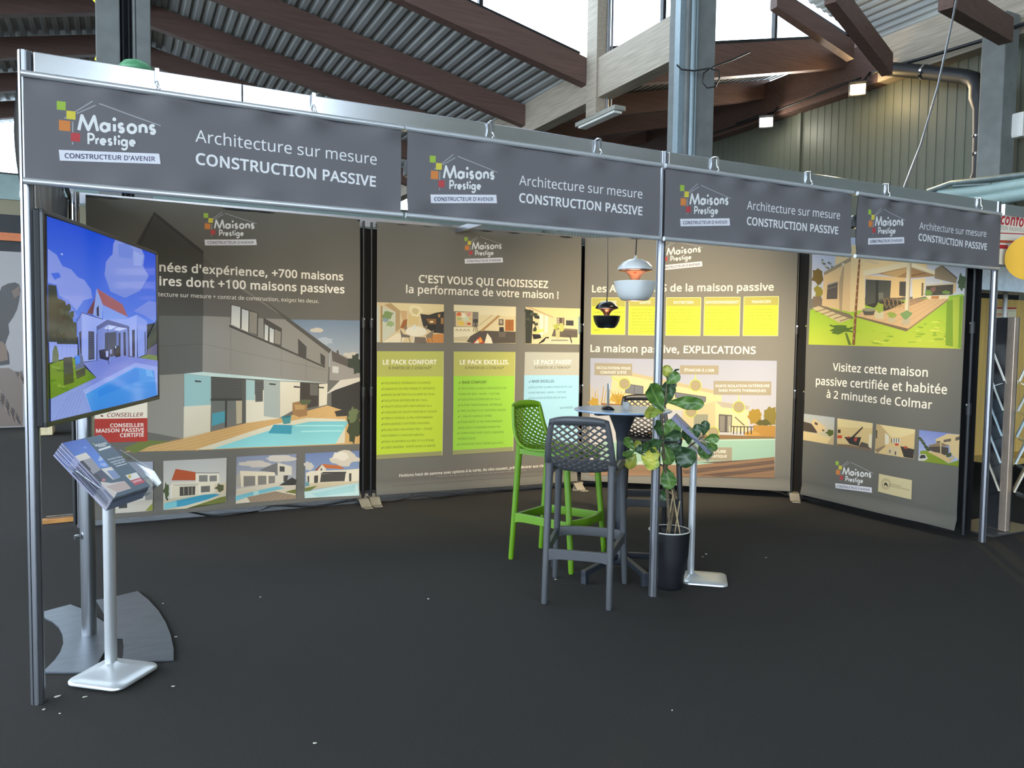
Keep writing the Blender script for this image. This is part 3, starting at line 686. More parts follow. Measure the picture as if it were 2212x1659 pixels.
for s_, x0, y0, x1, y1 in (('ISOLATION GLOBALE RENFORCÉE SUR', 1637,431,2067,424), ('PLANCHER BAS + MURS + TOITURE', 1613,488,2003,480), ('ISOLATION EXTÉRIEURE DE 26cm', 1637,545,2007,535), ('MOTORISÉS', 1940,648,2075,641)):
    q.t(s_, x0,y0,x1,y1, '5a7c8c', .002, 1)
ticks('5a7c8c', [(1622,431), (1622,545), (1612,775), (1612,830)])
q.p('76716a', 178,1290, 2100,1160, 2096,1318, 175,1456)
q.t('Finitions haut de gamme avec options à la carte, du clos couvert, prêt à décorer aux clefs en main', 252,1362, 1930,1243, 'f3ecdc', .016, 2)
for k in range(34): q.ln('c0b8a8', .004, 640+k*28,1360-k*1.95, 640+k*28+8+((k*7) % 13),1359-k*1.95)
q.frame(810, 640, 4.8615)
q.p('d8c49a', 18,62, 722,86, 718,491, 18,483); q.p('dfcf9f', 165,70, 722,86, 722,160, 640,172, 470,184, 330,152, 262,150); q.p('b49a70', 165,70, 262,150, 262,340, 230,370, 215,368, 215,165, 100,90)
q.p('c9ccb8', 78,106, 216,166, 214,370, 78,482); q.blob('7f9660', 135,200, 52,55, 16, 4, .3); q.blob('9aae78', 160,290, 40,32, 14, 8, .3); q.blob('8aa0a8', 110,250, 36,22, 12, 9, .3); q.p('a58a5c', 60,100, 78,102, 76,484, 58,484); q.p('c8cdc2', 18,95, 45,98, 44,482, 18,482)
q.p('e6dabb', 78,482, 240,382, 320,420, 285,486, 78,486); q.p('c88a4e', 540,400, 718,394, 717,491, 536,488)
for k in range(5): q.ln('b0763e', .003, 560+k*34,488, 590+k*30,400)
q.p('3c3936', 470,185, 560,196, 640,172, 722,160, 719,392, 612,382, 500,312); q.p('8a6238', 530,236, 640,236, 640,292, 565,292); q.disc('e8d8ac', 590,268, 22,10); q.p('b58c58', 655,190,685,185,682,222,662,222); q.p('a27848', 688,228,718,226,718,290,690,292); q.p('2f2d2b', 500,300, 632,300, 632,385, 612,382)
q.p('a86c3a', 262,332, 300,240, 338,240, 332,320, 300,342); q.p('caa878', 262,150, 335,155, 330,240, 290,255)
for k in range(5): q.ln('7d4c26', .004, 270+k*8,322-k*17, 330,318-k*17)
q.p('d6be84', 350,190, 455,190, 455,302, 350,302); q.blob('e8dcae', 425,150, 64,62, 26, 2, .16); q.blob('cdbb88', 420,160, 36,34, 18, 3, .3)
q.p('726a5e', 262,340, 296,398, 370,412, 362,432, 276,432); q.p('8d7a62', 300,330,330,298,340,360,320,372); q.p('857764', 500,330,545,300,545,360,520,360); q.p('857764', 530,412, 616,350, 600,432, 540,442)
q.disc('e6dfc9', 430,370, 112,53, 26); q.p('d8cfb6', 400,420,445,420,470,488,380,488); q.p('74685c', 415,425, 528,432, 540,489, 410,487); q.p('d5dad6', 400,300, 426,300, 424,345, 398,345)
for a in ((280,432,272,482), (350,430,372,484), (545,440,560,486), (590,432,600,482)): q.ln('5b4630', .004, *a)
q.p('decfa4', 828,88, 1480,110, 1475,496, 826,486); q.p('e4d9b4', 828,88, 1480,110, 1478,212, 1095,196, 1086,165, 828,156); q.p('827b70', 828,156, 1084,166, 1080,322, 826,322)
q.p('d8c090', 850,166, 1025,166, 1020,319, 850,316)
for k, (c, x, y, r) in enumerate((('d06a3a', 880,190,24), ('e0c04a', 905,280,30), ('c8d2b0', 960,240,34), ('d89a90', 985,190,26), ('a8b878', 890,240,22), ('e8e0c8', 930,200,24), ('c05a4a', 985,290,18), ('d8b060', 1000,240,16))): q.blob(c, x, y, r, r*.8, 12, k, .5)
q.p('e6dcba', 828,322, 1022,326, 1040,386, 970,471, 826,471); q.p('c9bd9b', 826,430, 985,420, 970,471, 826,471)
for k in range(4): q.ln('4a443c', .004, 845+k*40,365, 862+k*40,345, 875+k*40,368)
q.p('564e46', 1000,420, 1100,360, 1476,372, 1474,492, 1030,492, 962,478); q.p('6d6359', 1290,365,1370,368,1366,430,1300,430)
q.p('b08a5a', 1100,362, 1286,200, 1312,206, 1125,372); q.ln('9a7a4e', .004, 1090,305, 1230,196)
q.p('aa6a36', 1365,245, 1456,246, 1455,366, 1362,364); q.ln('84501f', .004, 1410,246, 1410,365); q.p('6f6254', 1295,240, 1346,240, 1346,306, 1293,306); q.blob('b8a890', 1320,272, 16,22, 10, 4); q.p('3a3835', 1300,325, 1346,322, 1352,370, 1300,376)
q.p('efe4c6', 1145,494, 1175,388, 1215,440, 1232,496); q.p('c2473a', 1024,494, 1100,420, 1148,494); q.p('e8a040', 1085,450, 1110,430, 1125,478, 1090,490); q.p('e9dcc0', 1040,494,1080,450,1090,494)
q.p('474440', 1030,240, 1081,240, 1081,277, 1030,277)
for a in ((1055,277,1030,372), (1055,277,1058,372), (1055,277,1078,372)): q.ln('4d463e', .005, *a)
q.p('dac79a', 1580,113, 2165,130, 2155,506, 1575,499); q.p('ddcb92', 1600,116, 2165,130, 2160,217, 1880,222, 1720,140); q.p('b79e74', 1590,114, 1640,118, 1880,222, 1860,225); q.p('e8e2c8', 1720,182, 1812,212, 1806,380, 1722,420); q.p('c6b88e', 1765,195,1775,198,1773,400,1765,404); q.p('d9d06a', 1655,362, 1772,340, 1762,372, 1668,392)
q.p('2f332c', 1580,140, 1660,150, 1642,496, 1577,496)
for k in range(16): q.blob(('343a30', '4a5244', '282c26')[k % 3], 1590+((k*53) % 118), 150+((k*37) % 170), 22, 17, 9, k, .4)
q.blob('3a4034', 1676,345, 22,28, 9, 3, .3)
q.p('6a5c50', 1905,225, 1987,225, 1987,306, 1905,306)
for k in range(9): q.p(('b9ad9a', '4a4038', '8f7f6c')[k % 3], 1910+(k % 3)*25,232+(k//3)*24, 1930+(k % 3)*25,232+(k//3)*24, 1930+(k % 3)*25,250+(k//3)*24, 1910+(k % 3)*25,250+(k//3)*24)
q.p('3b3c40', 2003,252, 2084,255, 2084,309, 2003,306); q.p('5f564e', 1880,330, 2126,350, 2126,432, 1990,432, 1850,420); q.p('776c62', 1880,330, 2120,345, 2118,362, 1884,350); q.p('7d9aa0', 2135,212,2158,212,2152,400,2132,400)
q.blob('a8b050', 1895,318, 36,28, 12, 3, .45); q.blob('b8ba68', 1955,325, 28,36, 12, 5, .45); q.p('b6b480', 1890,350, 1940,350, 1932,472, 1898,472)
q.p('201f1f', 1648,396, 1732,402, 1742,440, 1662,452); q.p('201f1f', 1785,430,1815,425,1830,450,1720,500,1712,495); q.p('cfc6a8', 1790,442, 2060,442, 2082,502, 1758,502); q.p('8a8674', 1850,455, 2020,455, 2030,470, 1840,470); q.p('4d4a46', 1985,400,2050,410,2070,480,2060,500,2040,430)
q.mesh('printed_fabric', INK, th, '2a2927')

# ------------------------------------------------------------------ panel 3: advantages and explanations
th, q = panel((4.372, 3.0), (5.893, 1.74), 'printed panel with five lime boxes above a labelled house picture, behind the bar table', 7, ((0.0, -.02), (1.99, .02)), 0.004, 0.008, .44)
q.frame(1265, 600, 5.085)
q.logo(828, -106, 1583, -149) if False else None
BX = [(67,220,438,220,432,625,60,622), (478,220,850,219,845,632,470,628), (888,218,1268,218,1257,636,880,633), (1307,215,1698,213,1688,637,1297,634), (1740,210,2120,205,2110,637,1728,636)]
for a in BX:
    q.p('d3e040', *a); q.p('b8b35a', a[0],a[1], a[2],a[3], a[2]-1,a[3]+96, a[0]-1,a[1]+94); q.ln('dedf96', .006, a[0],a[1], a[2],a[3], a[4],a[5], a[6],a[7], a[0],a[1])
for s_, *c in (('CONFORT', 165,281,342,281), ('SANTÉ', 592,284,712,284), ('ENTRETIEN', 968,284,1182,284), ('ENVIRONNEMENT', 1322,283,1682,281), ('FINANCIER', 1827,278,2035,274)): q.t(s_, *c, 'fdf8e6', .022, 3)
BODY = [(90, 355, 32.5, 318, ['', 'Confort           sans système', '', '', '', '', '', 'heure']),
        (500, 357, 34, 330, ['  Filtration des pollens,', 'odeurs et particules fines', '  Niveau de CO2 maîtrisé', '  Évacuation des pollutions', 'intérieures (COV et humidité)', '  Maison saine et bien isolée', 'été, air intérieur renouvelé', '2-3h, hygrométrie optimale']),
        (908, 358, 34, 325, ["  Pas d'entretien de chaudière,", 'de pompe à chaleur, de con-', 'duit de fumée, de climatisation', '  Entretien facile, rapide et', 'économique de la VMC à dou-', 'ble flux.', '  Beaucoup moins de poussière', "et d'insectes dans la maison."]),
        (1326, 358, 34.5, 340, ['  Très faible émission de gaz à', 'effet de serre de la maison', '  Très faible consommation', "d'énergie pour le chauffage", '  Rafraîchissement naturel en', 'été sans climatisation, grâce', 'au puits canadien hydraulique']),
        (1762, 352, 35.5, 322, ["  Facture d'énergie réduite", "  Pas de coût d'entretien de", 'chaudière, pompe à chaleur,', 'de conduit de fumée ou de cli-', 'matisation', '  Pas de renouvellement de', 'chaudière ou pompe à chaleur', '  Valorisation future à revente'])]
for x, y, dy, wd, lines in BODY:
    mx = max(text_tris(l.strip(), 0, 1)[2] + .5*(len(l)-len(l.lstrip())) for l in lines if l)
    for k, l in enumerate(lines):
        if not l: continue
        tw = text_tris(l.strip(), 0, 1)[2]; ind = .25*(len(l)-len(l.lstrip()))
        q.t(l.strip(), x+ind*wd/mx, y+k*dy, x+(ind+tw)*wd/mx, y+k*dy-1, '767e30', 0.006, 1)
q.t('Les AVANTAGES de la maison passive', 70,158, 2065,139, 'fbf4e2', .02, 3); q.t('La maison passive, EXPLICATIONS', 53,812, 1868,836, 'fbf4e2', .02, 3)
q.frame(1220, 500, 2.7654); q.logo(560, 234, 822, 208.5)
q.frame(1265, 760, 5.085)
q.p(('aeb2c4', 'd9d4cc'), 52,68, 2100,98, 2075,1386, 40,1352)
q.p('e2cf9c', 300,240, 480,225, 1000,330, 1497,448, 1492,560, 1430,545, 1100,645, 300,610, 260,540); q.p('c2b48e', 375,232, 480,223, 1500,440, 1494,478, 480,262)
for a in ((440,350,632,380,630,470,438,450), (985,445,1320,495,1315,552,985,500)): q.p('777980', *a); q.ln('55555a', .006, a[0],a[1], a[2],a[3], a[4],a[5], a[6],a[7], a[0],a[1]); q.ln('55555a', .005, (a[0]+a[2])/2,(a[1]+a[3])/2, (a[4]+a[6])/2,(a[5]+a[7])/2)
q.p('e6d2a0', 1060,650, 1425,540, 1792,590, 1790,872, 1180,884, 1060,850); q.p('cdbf94', 1060,650, 1425,540, 1425,880, 1180,884, 1060,860); q.p('b7ae9c', 1425,540, 1796,592, 1790,636, 1500,610)
q.p('9c9c86', 1190,686, 1345,685, 1345,852, 1185,852); q.p('5e5a54', 1463,684, 1610,695, 1602,886, 1460,882); q.p('8a857a', 1475,700, 1530,704, 1526,876, 1472,874); q.p('a09a8a', 1560,704, 1600,707, 1592,880, 1556,878)
for k in range(5): q.ln('7c7c6a', .004, 1215+k*28,688, 1212+k*28,850)
q.blob('a8882c', 1860,715, 72,90, 20, 3, .2); q.blob('8a7a30', 2025,700, 62,98, 20, 5, .2); q.p('8a7a30', 1960,640, 2086,604, 2084,800, 1960,800); q.blob('5e5a26', 1950,780, 70,36, 14, 6, .3); q.p('b98a3c', 1840,804, 2084,812, 2082,930, 1830,930); q.blob('c89a48', 1830,900, 90,36, 18, 8, .3)
for k in range(26):
    x = 50+((k*47) % 210); q.ln(('c8a850', 'b8923c', 'd8c078')[k % 3], .006, x,600, x+20+((k*13) % 60)-20, 360+((k*71) % 160))
q.blob('c09a38', 90,560, 60,50, 14, 3, .4); q.blob('c6a040', 360,520, 70,70, 16, 5, .4)
for k in range(9): q.ln('b08c30', .005, 360,570, 280+k*20,430+((k*31) % 60))
q.ln('d8c48a', .008, 375,240, 372,480); q.p('9a6236', 170,562, 440,578, 440,602, 180,602)
q.p('8f7048', 640,880, 2082,932, 2080,958, 640,965); q.ln('3a342a', .008, 1590,820, 1840,824)
for k in range(7): q.ln('463e32', .01, 1590+k*38,824, 1585+k*39,905)
q.p('e8dcb8', 1580,815,1592,815,1590,902,1578,902); q.p('e8dcb8', 1668,830,1678,830,1676,912,1666,912); q.ln('6c6450', .01, 1640,715, 1745,810)
q.p('a3c8b2', 150,985, 1230,965, 2079,952, 2076,1152, 1400,1232, 150,1240); q.p('b9d8c4', 150,985, 2079,952, 2079,968, 150,1002)
q.p('9c7a5c', 40,1240, 1220,1242, 2076,1152, 2075,1386, 40,1352)
for a in ((1050,1300,2074,1188,2074,1228,1100,1342), (1250,1352,2072,1260,2072,1300,1500,1372), (1240,1215,1700,1190,1900,1172,1500,1225)): q.p('6a564a', *a)
for k in range(5): q.ln('8a6a50', .004, 1000,1262+k*26, 2074,1170+k*42)
for a, tx in (((100,122,512,131,510,262,98,255), ()), ((1038,147,1462,150,1460,249,1036,246), ()), ((1407,318,2040,325,2037,476,1405,471), ()), ((1190,1045,1608,1050,1605,1196,1190,1192), ())): q.p('a59b84', *a)
LIME = 'c3d548'
for a in ((270,270,372,318), (1208,248,1208,302), (1682,475,1682,540)): q.ln(LIME, .008, *a)
for x, y, r in ((428,350,64), (1208,368,67), (1158,655,67), (1682,605,67), (1400,890,70)): q.disc(LIME, x, y, r, r, 28); q.disc('aa9c78', x, y, r*.88, r*.88, 28)
for s_, *c in (('OCCULTATION POUR', 120,187,494,194), ("CONFORT D'ÉTÉ", 163,237,447,241), ("ÉTANCHE À L'AIR", 1087,213,1412,218), ('FORTE ISOLATION EXTÉRIEURE', 1427,389,2018,386), ('SANS PONTS THERMIQUES', 1463,437,1978,440), ('ARCHITECTURE', 1210,1106,1541,1110), ('BIOCLIMATIQUE', 1238,1156,1550,1161), ('NS', 580,1232,625,1232), ('SO', 818,1246,866,1248)): q.t(s_, *c, 'fbf5e8', .02, 2)
q.mesh('printed_fabric', INK, th, '2a2927')

# ------------------------------------------------------------------ panel 4: garden house
th, q = panel((5.883, 1.592), (5.849, 0.10), 'printed panel of a house with a lawn, on the right side wall', 9, ((-0.02, .0), (1.53, .0)), 0.005, 0.010, .60)
q.frame(1730, 545, 5.978)
q.p(('a8b0c8', 'c6c6c6'), 150,-200, 2150,-160, 2110,560, 140,600); q.p(('8cb436', 'b4c03e'), 122,740, 2100,540, 2066,1246, 106,1191)
rd = random.Random(4)
for k in range(70):
    x, y = rd.uniform(700, 2030), rd.uniform(880, 1190)
    if x < 1400 and y < 1010: continue
    q.blob(('a0b832', 'c6cc50', '86a030')[k % 3], x, y, rd.uniform(20, 70), rd.uniform(6, 16), 9, k, .3)
q.p('78962c', 1880,640, 2090,560, 2066,1240, 1860,1200); q.p('a6b63e', 1960,580, 2050,570, 2030,1230, 1960,1220)
q.blob('6f5a28', 220,320, 76,100, 16, 3, .25); q.blob('8f8236', 230,500, 56,66, 14, 5, .3); q.p('7a6a58', 160,570, 270,570, 262,700, 150,700)
for k in range(14): q.blob(('6d7262', '9a927c', '4e5648')[k % 3], 275+((k*37) % 160), 100+((k*53) % 110), 16, 13, 8, k, .5)
q.p('d3b384', 298,270, 655,72, 640,772, 275,690); q.p('d9c091', 440,170, 452,60, 640,-90, 1620,-150, 1620,240, 1420,200, 1000,160, 655,90); q.p('dcc290', 655,72, 1230,115, 830,310, 828,742, 640,772)
q.p('948468', 298,256, 655,62, 655,112, 302,300); q.p('cbb894', 780,90, 1010,130, 1000,160, 850,120); q.p('c8bea4', 535,140, 572,140, 562,182, 540,182); q.p('a48e6e', 548,182, 568,182, 536,790, 514,790); q.p('a89270', 545,200, 498,400, 506,742, 520,760)
q.p('5a524c', 348,412, 486,370, 478,602, 335,606); q.p('b0a48e', 350,400, 486,370, 486,384, 352,424); q.ln('877c72', .006, 350,470, 480,440)
q.p('d4b47e', 840,300, 1240,322, 1345,320, 1345,575, 1140,602, 1165,365, 840,345); q.p('dcc38c', 1430,352, 1600,335, 1582,572, 1440,602)
q.p(('454740', '55534a'), 840,350, 1162,366, 1146,602, 830,680); q.p('33342f', 965,360, 1000,362, 995,640, 960,650); q.p('6f6f60', 1000,520, 1060,522, 1060,600, 1000,610); q.p('4e4842', 1270,378, 1352,378, 1348,572, 1265,560); q.p('6a5a4a', 1555,395, 1578,395, 1572,560, 1550,565)
q.p('9a7a52', 838,308, 1365,190, 1430,190, 1792,300, 1430,332, 1240,322, 1000,280); q.p('b89868', 1040,275, 1365,200, 1365,250, 1240,320); q.p('7c6040', 1425,290, 1660,250, 1640,265, 1430,312)
q.p('d6caa8', 805,240, 1370,118, 1366,192, 815,306); q.p('ddd2b0', 1425,134, 1828,285, 1826,322, 1430,192); q.p('a8977a', 1425,190, 1800,318, 1790,322, 1428,205)
q.p('3f3933', 830,682, 1146,602, 1332,640, 1312,722, 1130,782, 1080,762); q.p('c6a478', 716,822, 832,740, 1080,765, 1340,650, 1420,600, 1900,600, 1380,988); q.p('9a7e60', 1400,600, 1640,600, 1400,690)
for k in range(5): q.ln('b8946a', .005, 800+k*120,842+k*28, 1480+k*90,640-k*8)
q.p('74604a', 690,830, 718,820, 1380,986, 1360,1022); q.p('8f7658', 1380,986, 1900,600, 1900,620, 1362,1022); q.p('d6c8a4', 1600,560, 1912,555, 1905,600, 1640,602); q.p('b07a4a', 1680,565, 1780,562, 1778,600, 1676,600)
for x in range(1060, 1330, 55): q.ln('a08458', .006, x,590, x+40,720); q.ln('8a7048', .006, x+40,600, x-5,715); q.ln('6a5a48', .008, x-10,596, x+50,592)
q.p('cfc4a6', 1365,128, 1425,128, 1392,746, 1340,746); q.p('a89c80', 1405,128, 1425,128, 1392,746, 1378,746); q.p('d6ccac', 1800,310, 1826,312, 1806,606, 1790,606)
q.p('565046', 792,740, 962,732, 936,812, 820,812); q.disc('8f8a70', 876,742, 84,22); q.p('c0b694', 955,768, 1066,765, 1062,862, 952,852); q.blob('8ea03e', 1010,720, 58,60, 14, 3, .3); q.p('b4a888', 1128,830, 1220,830, 1212,902, 1125,892); q.blob('8b9a44', 1172,805, 58,34, 14, 5, .3); q.p('b0a488', 1305,858, 1412,850, 1396,946, 1300,926)
for k in range(8): q.ln('74905a', .02, 1350,860, 1288+k*20,752+abs(k-4)*10)
q.p('c8b48c', 150,722, 232,694, 652,862, 512,912)
for k in range(5): q.ln('8e7a58', .01, 190+k*80,770+k*30, 330+k*75,730+k*30)
q.p('7a6c58', 232,694, 275,690, 640,800, 690,850, 652,862)
q.blob('536a2a', 520,1000, 150,48, 22, 4, .4); q.p('5b6e2c', 575,1040, 600,1040, 655,1196, 618,1196)
for k in range(9): q.ln('4f6628', .014, 570,1010, 380+k*42, 940+((k*37) % 60)*1.6)
q.p('7e5232', 752,88, 776,90, 700,1196, 666,1196)
for k in range(12): q.p('a8845c', 752-k*7,130+k*88, 770-k*7,132+k*88, 766-k*7,160+k*88, 748-k*7,158+k*88)
q.p('8a7a60', 1725,215, 1812,163, 2016,332, 2004,402, 1720,335); q.p('5a5046', 1800,165, 1815,160, 2024,330, 2014,342); q.p('4c463c', 1612,432, 1985,410, 1962,545, 1606,560); q.p('c4b694', 1610,418, 2000,396, 2000,412, 1614,436); q.blob('7c5a50', 1700,480, 40,34, 12, 3, .4); q.blob('6e8a44', 1640,520, 50,30, 12, 5, .4); q.blob('6e8a44', 1870,520, 46,26, 12, 6, .4); q.blob('455634', 2075,390, 56,110, 18, 7, .3); q.p('c4a878', 1968,410,2005,405,2000,500,1960,540)
q.frame(1700, 420, 2.0742)
q.t('Visitez cette maison', 207,790, 627,817, 'f8f0de', .013, 3); q.t('passive certifiée et habitée', 132,851, 715,895, 'f8f0de', .013, 3); q.t('à 2 minutes de Colmar', 180,910, 646,962, 'f8f0de', .013, 3)
q.frame(1720, 880, 5.978)
q.p(('b4b8b8', 'd0c090'), 100,80, 506,130, 491,486, 76,416); q.p('52463c', 95,182, 190,205, 292,262, 276,332, 82,302); q.p('dcc08e', 200,200, 240,146, 386,252, 380,312, 292,332, 215,222); q.p('4e4640', 248,186, 288,204, 286,232, 248,218); q.p('5c5448', 345,280,375,290,372,310,345,305); q.p('dcc48e', 82,308, 292,346, 462,402, 405,472, 76,416); q.blob('56602c', 445,330, 52,40, 14, 3, .3); q.p('c0aa80', 405,472, 470,380, 495,360, 491,486)
q.p('d6bc84', 540,140, 986,205, 971,566, 535,496); q.p('e0cb94', 540,140, 986,205, 984,270, 690,262, 545,250); q.p('473a32', 702,392, 850,250, 862,262, 742,392)
for k in range(7): q.ln('473a32', .008, 720+k*20,382-k*19, 748+k*18,378-k*19)
q.p('34302d', 625,382, 836,385, 802,502, 690,472); q.p('b24a3c', 745,400, 792,390, 772,446, 745,432); q.p('b24a3c', 660,380, 690,372, 688,398, 662,400); q.p('7f6a56', 540,470, 690,480, 800,505, 971,538, 971,566, 535,496); q.p('5a5048', 800,505, 840,445, 920,470, 971,538); q.p('c44a32', 540,360, 602,360, 592,402, 540,396); q.p('e2d6b4', 940,345,978,350,970,530,930,510); q.p('4b3c30', 545,285,580,285,580,330,545,330)
q.p('d8bc84', 1035,215, 1533,286, 1516,666, 1015,586); q.p('e2ce98', 1085,222, 1533,286, 1530,330, 1350,390, 1230,380); q.p('c0a678', 1035,215, 1085,222, 1230,380, 1150,490, 1015,545); q.p('524838', 1030,295, 1048,297, 1044,402, 1028,400); q.p('ded8c0', 1150,330, 1205,370, 1200,470, 1150,480); q.p('e0dccc', 1232,398, 1352,408, 1345,465, 1236,455)
for k in range(4): q.ln('4a423a', .008, 1240+k*30,400, 1240+k*30,456)
q.p('cdbb94', 1195,520, 1342,512, 1332,628, 1168,602); q.p('3c3632', 1350,500, 1522,542, 1511,662, 1395,640); q.p('c24836', 1280,464, 1332,464, 1326,494, 1286,494); q.p('b0503c', 1390,500, 1440,505, 1440,535, 1395,530); q.p('8f7a60', 1015,545, 1150,490, 1160,500, 1050,592); q.p('3a332d', 1210,550,1224,550,1222,590,1212,590); q.p('3a332d', 1280,568,1298,570,1294,618,1282,614)
q.p(('7d8cc8', 'b6bed8'), 1582,292, 2116,350, 2098,766, 1575,690); q.p('dcc28e', 1790,412, 1950,340, 2116,352, 2111,682, 1990,602, 1970,482, 1800,462); q.p('6a5e50', 1895,420, 1998,402, 1995,438, 1895,452); q.p('6a5e50', 2055,390, 2112,372, 2112,418, 2057,432); q.p('6a5e50', 1800,440,1855,432,1852,455,1800,460)
q.p('8f7a5a', 1690,492, 1860,450, 1982,500, 1860,510, 1740,520); q.p('50483e', 1700,510, 1850,505, 1960,520, 1962,612, 1870,622, 1700,545); q.p('c9b48a', 1848,450, 1868,450, 1862,640, 1852,640); q.p('83962c', 1600,562, 1690,556, 1960,722, 2100,682, 2098,766, 1700,712, 1575,690); q.p('d4b480', 1680,556, 1850,592, 1962,642, 1975,722, 1690,575); q.p('c2ac80', 1965,660, 2040,625, 2040,655, 1972,725)
for k in range(12): q.blob(('3c4630', '56603c')[k % 2], 1590+((k*41) % 110), 400+((k*59) % 160), 20, 18, 9, k, .4)
q.blob('4a5638', 1960,615, 50,28, 12, 3, .4); q.p('cfcac0', 1570,652, 1600,602, 1662,606, 1692,660, 1650,690, 1574,690); q.p('3c3a38', 1590,640, 1610,612, 1655,615, 1668,655, 1590,662)
q.logo(513, 1042, 985, 1102)
q.p('d8c89c', 1080,855, 1500,940, 1490,1190, 1068,1086)
for r in (62, 48): q.disc('8a7f62', 1172,988, r, r*1.12, 26); q.disc('d8c89c', 1172,988, r-5, (r-5)*1.12, 26)
q.p('33302a', 1145,990, 1172,962, 1198,1000, 1192,1020, 1180,1018, 1178,1000, 1165,998, 1163,1012, 1150,1008); q.t('Construction Passive', 1215,1018, 1466,1076, '55503e', 0, 2); q.ln('8a7f62', .004, 1225,985, 1370,1020)
q.mesh('printed_fabric', INK, th, '2a2927')
# ------------------------------------------------------------------ hall shell
def struct(m, nm, mat, loc=(0, 0, 0), **k):
    o = m.build(nm, mat, loc=loc, **k); o['kind'] = 'structure'; return o
m = MB(); m.bx((-16, -18, -.2), (24, 30, 0)); struct(m, 'floor', CARPET)
XV, XW = 6.9, 12.6
def deck(x0, x1, y0, y1, zf, nm='ceiling', per=.17, amp=.028):
    xs = []; x = x0; k = 0
    while x < x1:
        for f_, h in ((0, 0), (.42, 0), (.5, 1), (.92, 1)):
            if x+f_*per < x1: xs.append((x+f_*per, h*amp))
        x += per
    xs.append((x1, 0)); m = MB(); vs = []
    for x, h in xs: vs += [(x, y0, zf(x)+h), (x, y1, zf(x)+h), (x, y0, zf(x)+h+.05), (x, y1, zf(x)+h+.05)]
    n = len(xs); m.add(vs, [q for i in range(n-1) for q in ((i*4, i*4+1, i*4+5, i*4+4), (i*4+2, i*4+6, i*4+7, i*4+3))]); struct(m, nm, DECK)
zr = lambda x: 5.66 + .22*(XV-x)
zl = lambda x: 5.66 + .22*(x+6.3)
deck(.3, XV, 6.95, 19, zr); deck(-6.3, .3, 6.95, 19, zl)
zv = lambda x: 5.75 + .235*(x-XV)
deck(XV, XW+.3, 6.95, 19, zv)
zn = lambda x: 7.33 + .25*(12.8-x)
deck(3.0, 13.2, -16, 6.9, zn); zn2 = lambda x: 9.78-.25*(3.0-x); deck(-9, 3.0, -16, 6.9, zn2)
m = MB(); m.bx((-9, -16.3, 5.0), (1.2, -16, 9)); m.bx((4.4, -16.3, 0), (12.9, -16, 9)); m.bx((1.2, -16.3, 5.0), (4.4, -16, 5.6)); struct(m, 'wall_front_unseen', BEIGE)  # unseen wall behind the camera, openings shaped for daylight and the beam's reflections
def rafter(a, b, w_, h, mat, nm='trim_1'):
    """top edge a->b, h deep"""
    a, b = V(a), V(b); m = MB(); d = b-a; s_ = V((-d.y, d.x, 0)).normalized()*w_/2; dn = V((0, 0, -h))
    m.add([a-s_, a+s_, a+s_+dn, a-s_+dn, b-s_, b+s_, b+s_+dn, b-s_+dn], [(0, 1, 2, 3), (7, 6, 5, 4), (0, 4, 5, 1), (1, 5, 6, 2), (2, 6, 7, 3), (3, 7, 4, 0)]); return struct(m, nm, mat)
k = 0
for y in (8.98, 11.03, 13.08, 15.1, 17.1):
    rafter((.3, y, zr(.3)-.03), (XV-.1, y, zr(XV-.1)-.03), .16, .36, WOODB); rafter((.3, y, zl(.3)-.03), (-6.3, y, zl(-6.3)-.03), .16, .36, WOODB)
    rafter((XV+.1, y, zv(XV+.1)-.03), (XW, y, zv(XW)-.03), .16, .40, WOODB)
rafter((.3, 6.93, 7.24), (XV-.1, 6.93, 5.82), .18, .40, WOODB); rafter((.3, 6.93, 7.24), (-6.3, 6.93, 5.82), .18, .40, WOODB)
rafter((XV+.1, 6.93, 5.98), (XW+.2, 6.93, 7.28), .18, .55, WOODB)
m = MB(); m.bar((.3, 6.9, 6.9), (.3, 19, 6.9), .2, .4); struct(m, 'trim_2', WOODB)
# valley beam on the concrete columns
m = MB(); m.bx((XV-.12, 4.45, 5.15), (XV+.12, 19, 5.74)); struct(m, 'trim_3', WOODL)
m = MB(); m.bx((-6.42, 2, 5.15), (-6.18, 19, 5.74)); struct(m, 'trim_3', WOODL)
# timber post of the clerestory, with its conduit
m = MB(); m.bx((XV-.15, 6.55, 4.9), (XV+.09, 6.83, 8.7)); o = struct(m, 'trim_4', WOODL)
m = MB(); m.tube([(XV+.02, 6.5, 4.98), (XV+.02, 6.5, 8.6)], .022, 8); m.tube([(XV+.10, 6.52, 4.98), (XV+.10, 6.52, 8.6)], .016, 8); struct(m, 'trim_4', ALU)
# eave beam and side wall
ye = at_x(1908, 150, XW).y
m = MB(); m.bx((XW-.14, -16, 6.18), (XW+.14, ye, 6.95)); struct(m, 'trim_5', WOODL)
m = MB(); m.bx((XW-.14, ye, 6.18), (XW+.14, 19, 6.95)); struct(m, 'trim_5', WOODB)
m = MB(); m.bx((XW+.16, -16, 0), (XW+.34, 19.4, 6.6))
for k in range(160):
    y = -7.9+k*.17; m.bx((XW+.152, y, 0), (XW+.16, y+.13, 6.4))
struct(m, 'wall_right', WALLP)
m = MB(); m.bx((XW+.10, 8.12, 0), (XW+.16, 8.2, 6.2)); struct(m, 'trim_6', WALLP)
m = MB(); m.bx((-14, 19.1, 0), (13, 19.4, 5.35)); struct(m, 'wall_back', BEIGE)
m = MB(); m.bx((-14, 19.0, 4.75), (13, 19.08, 5.35)); struct(m, 'trim_7', PIPEG)
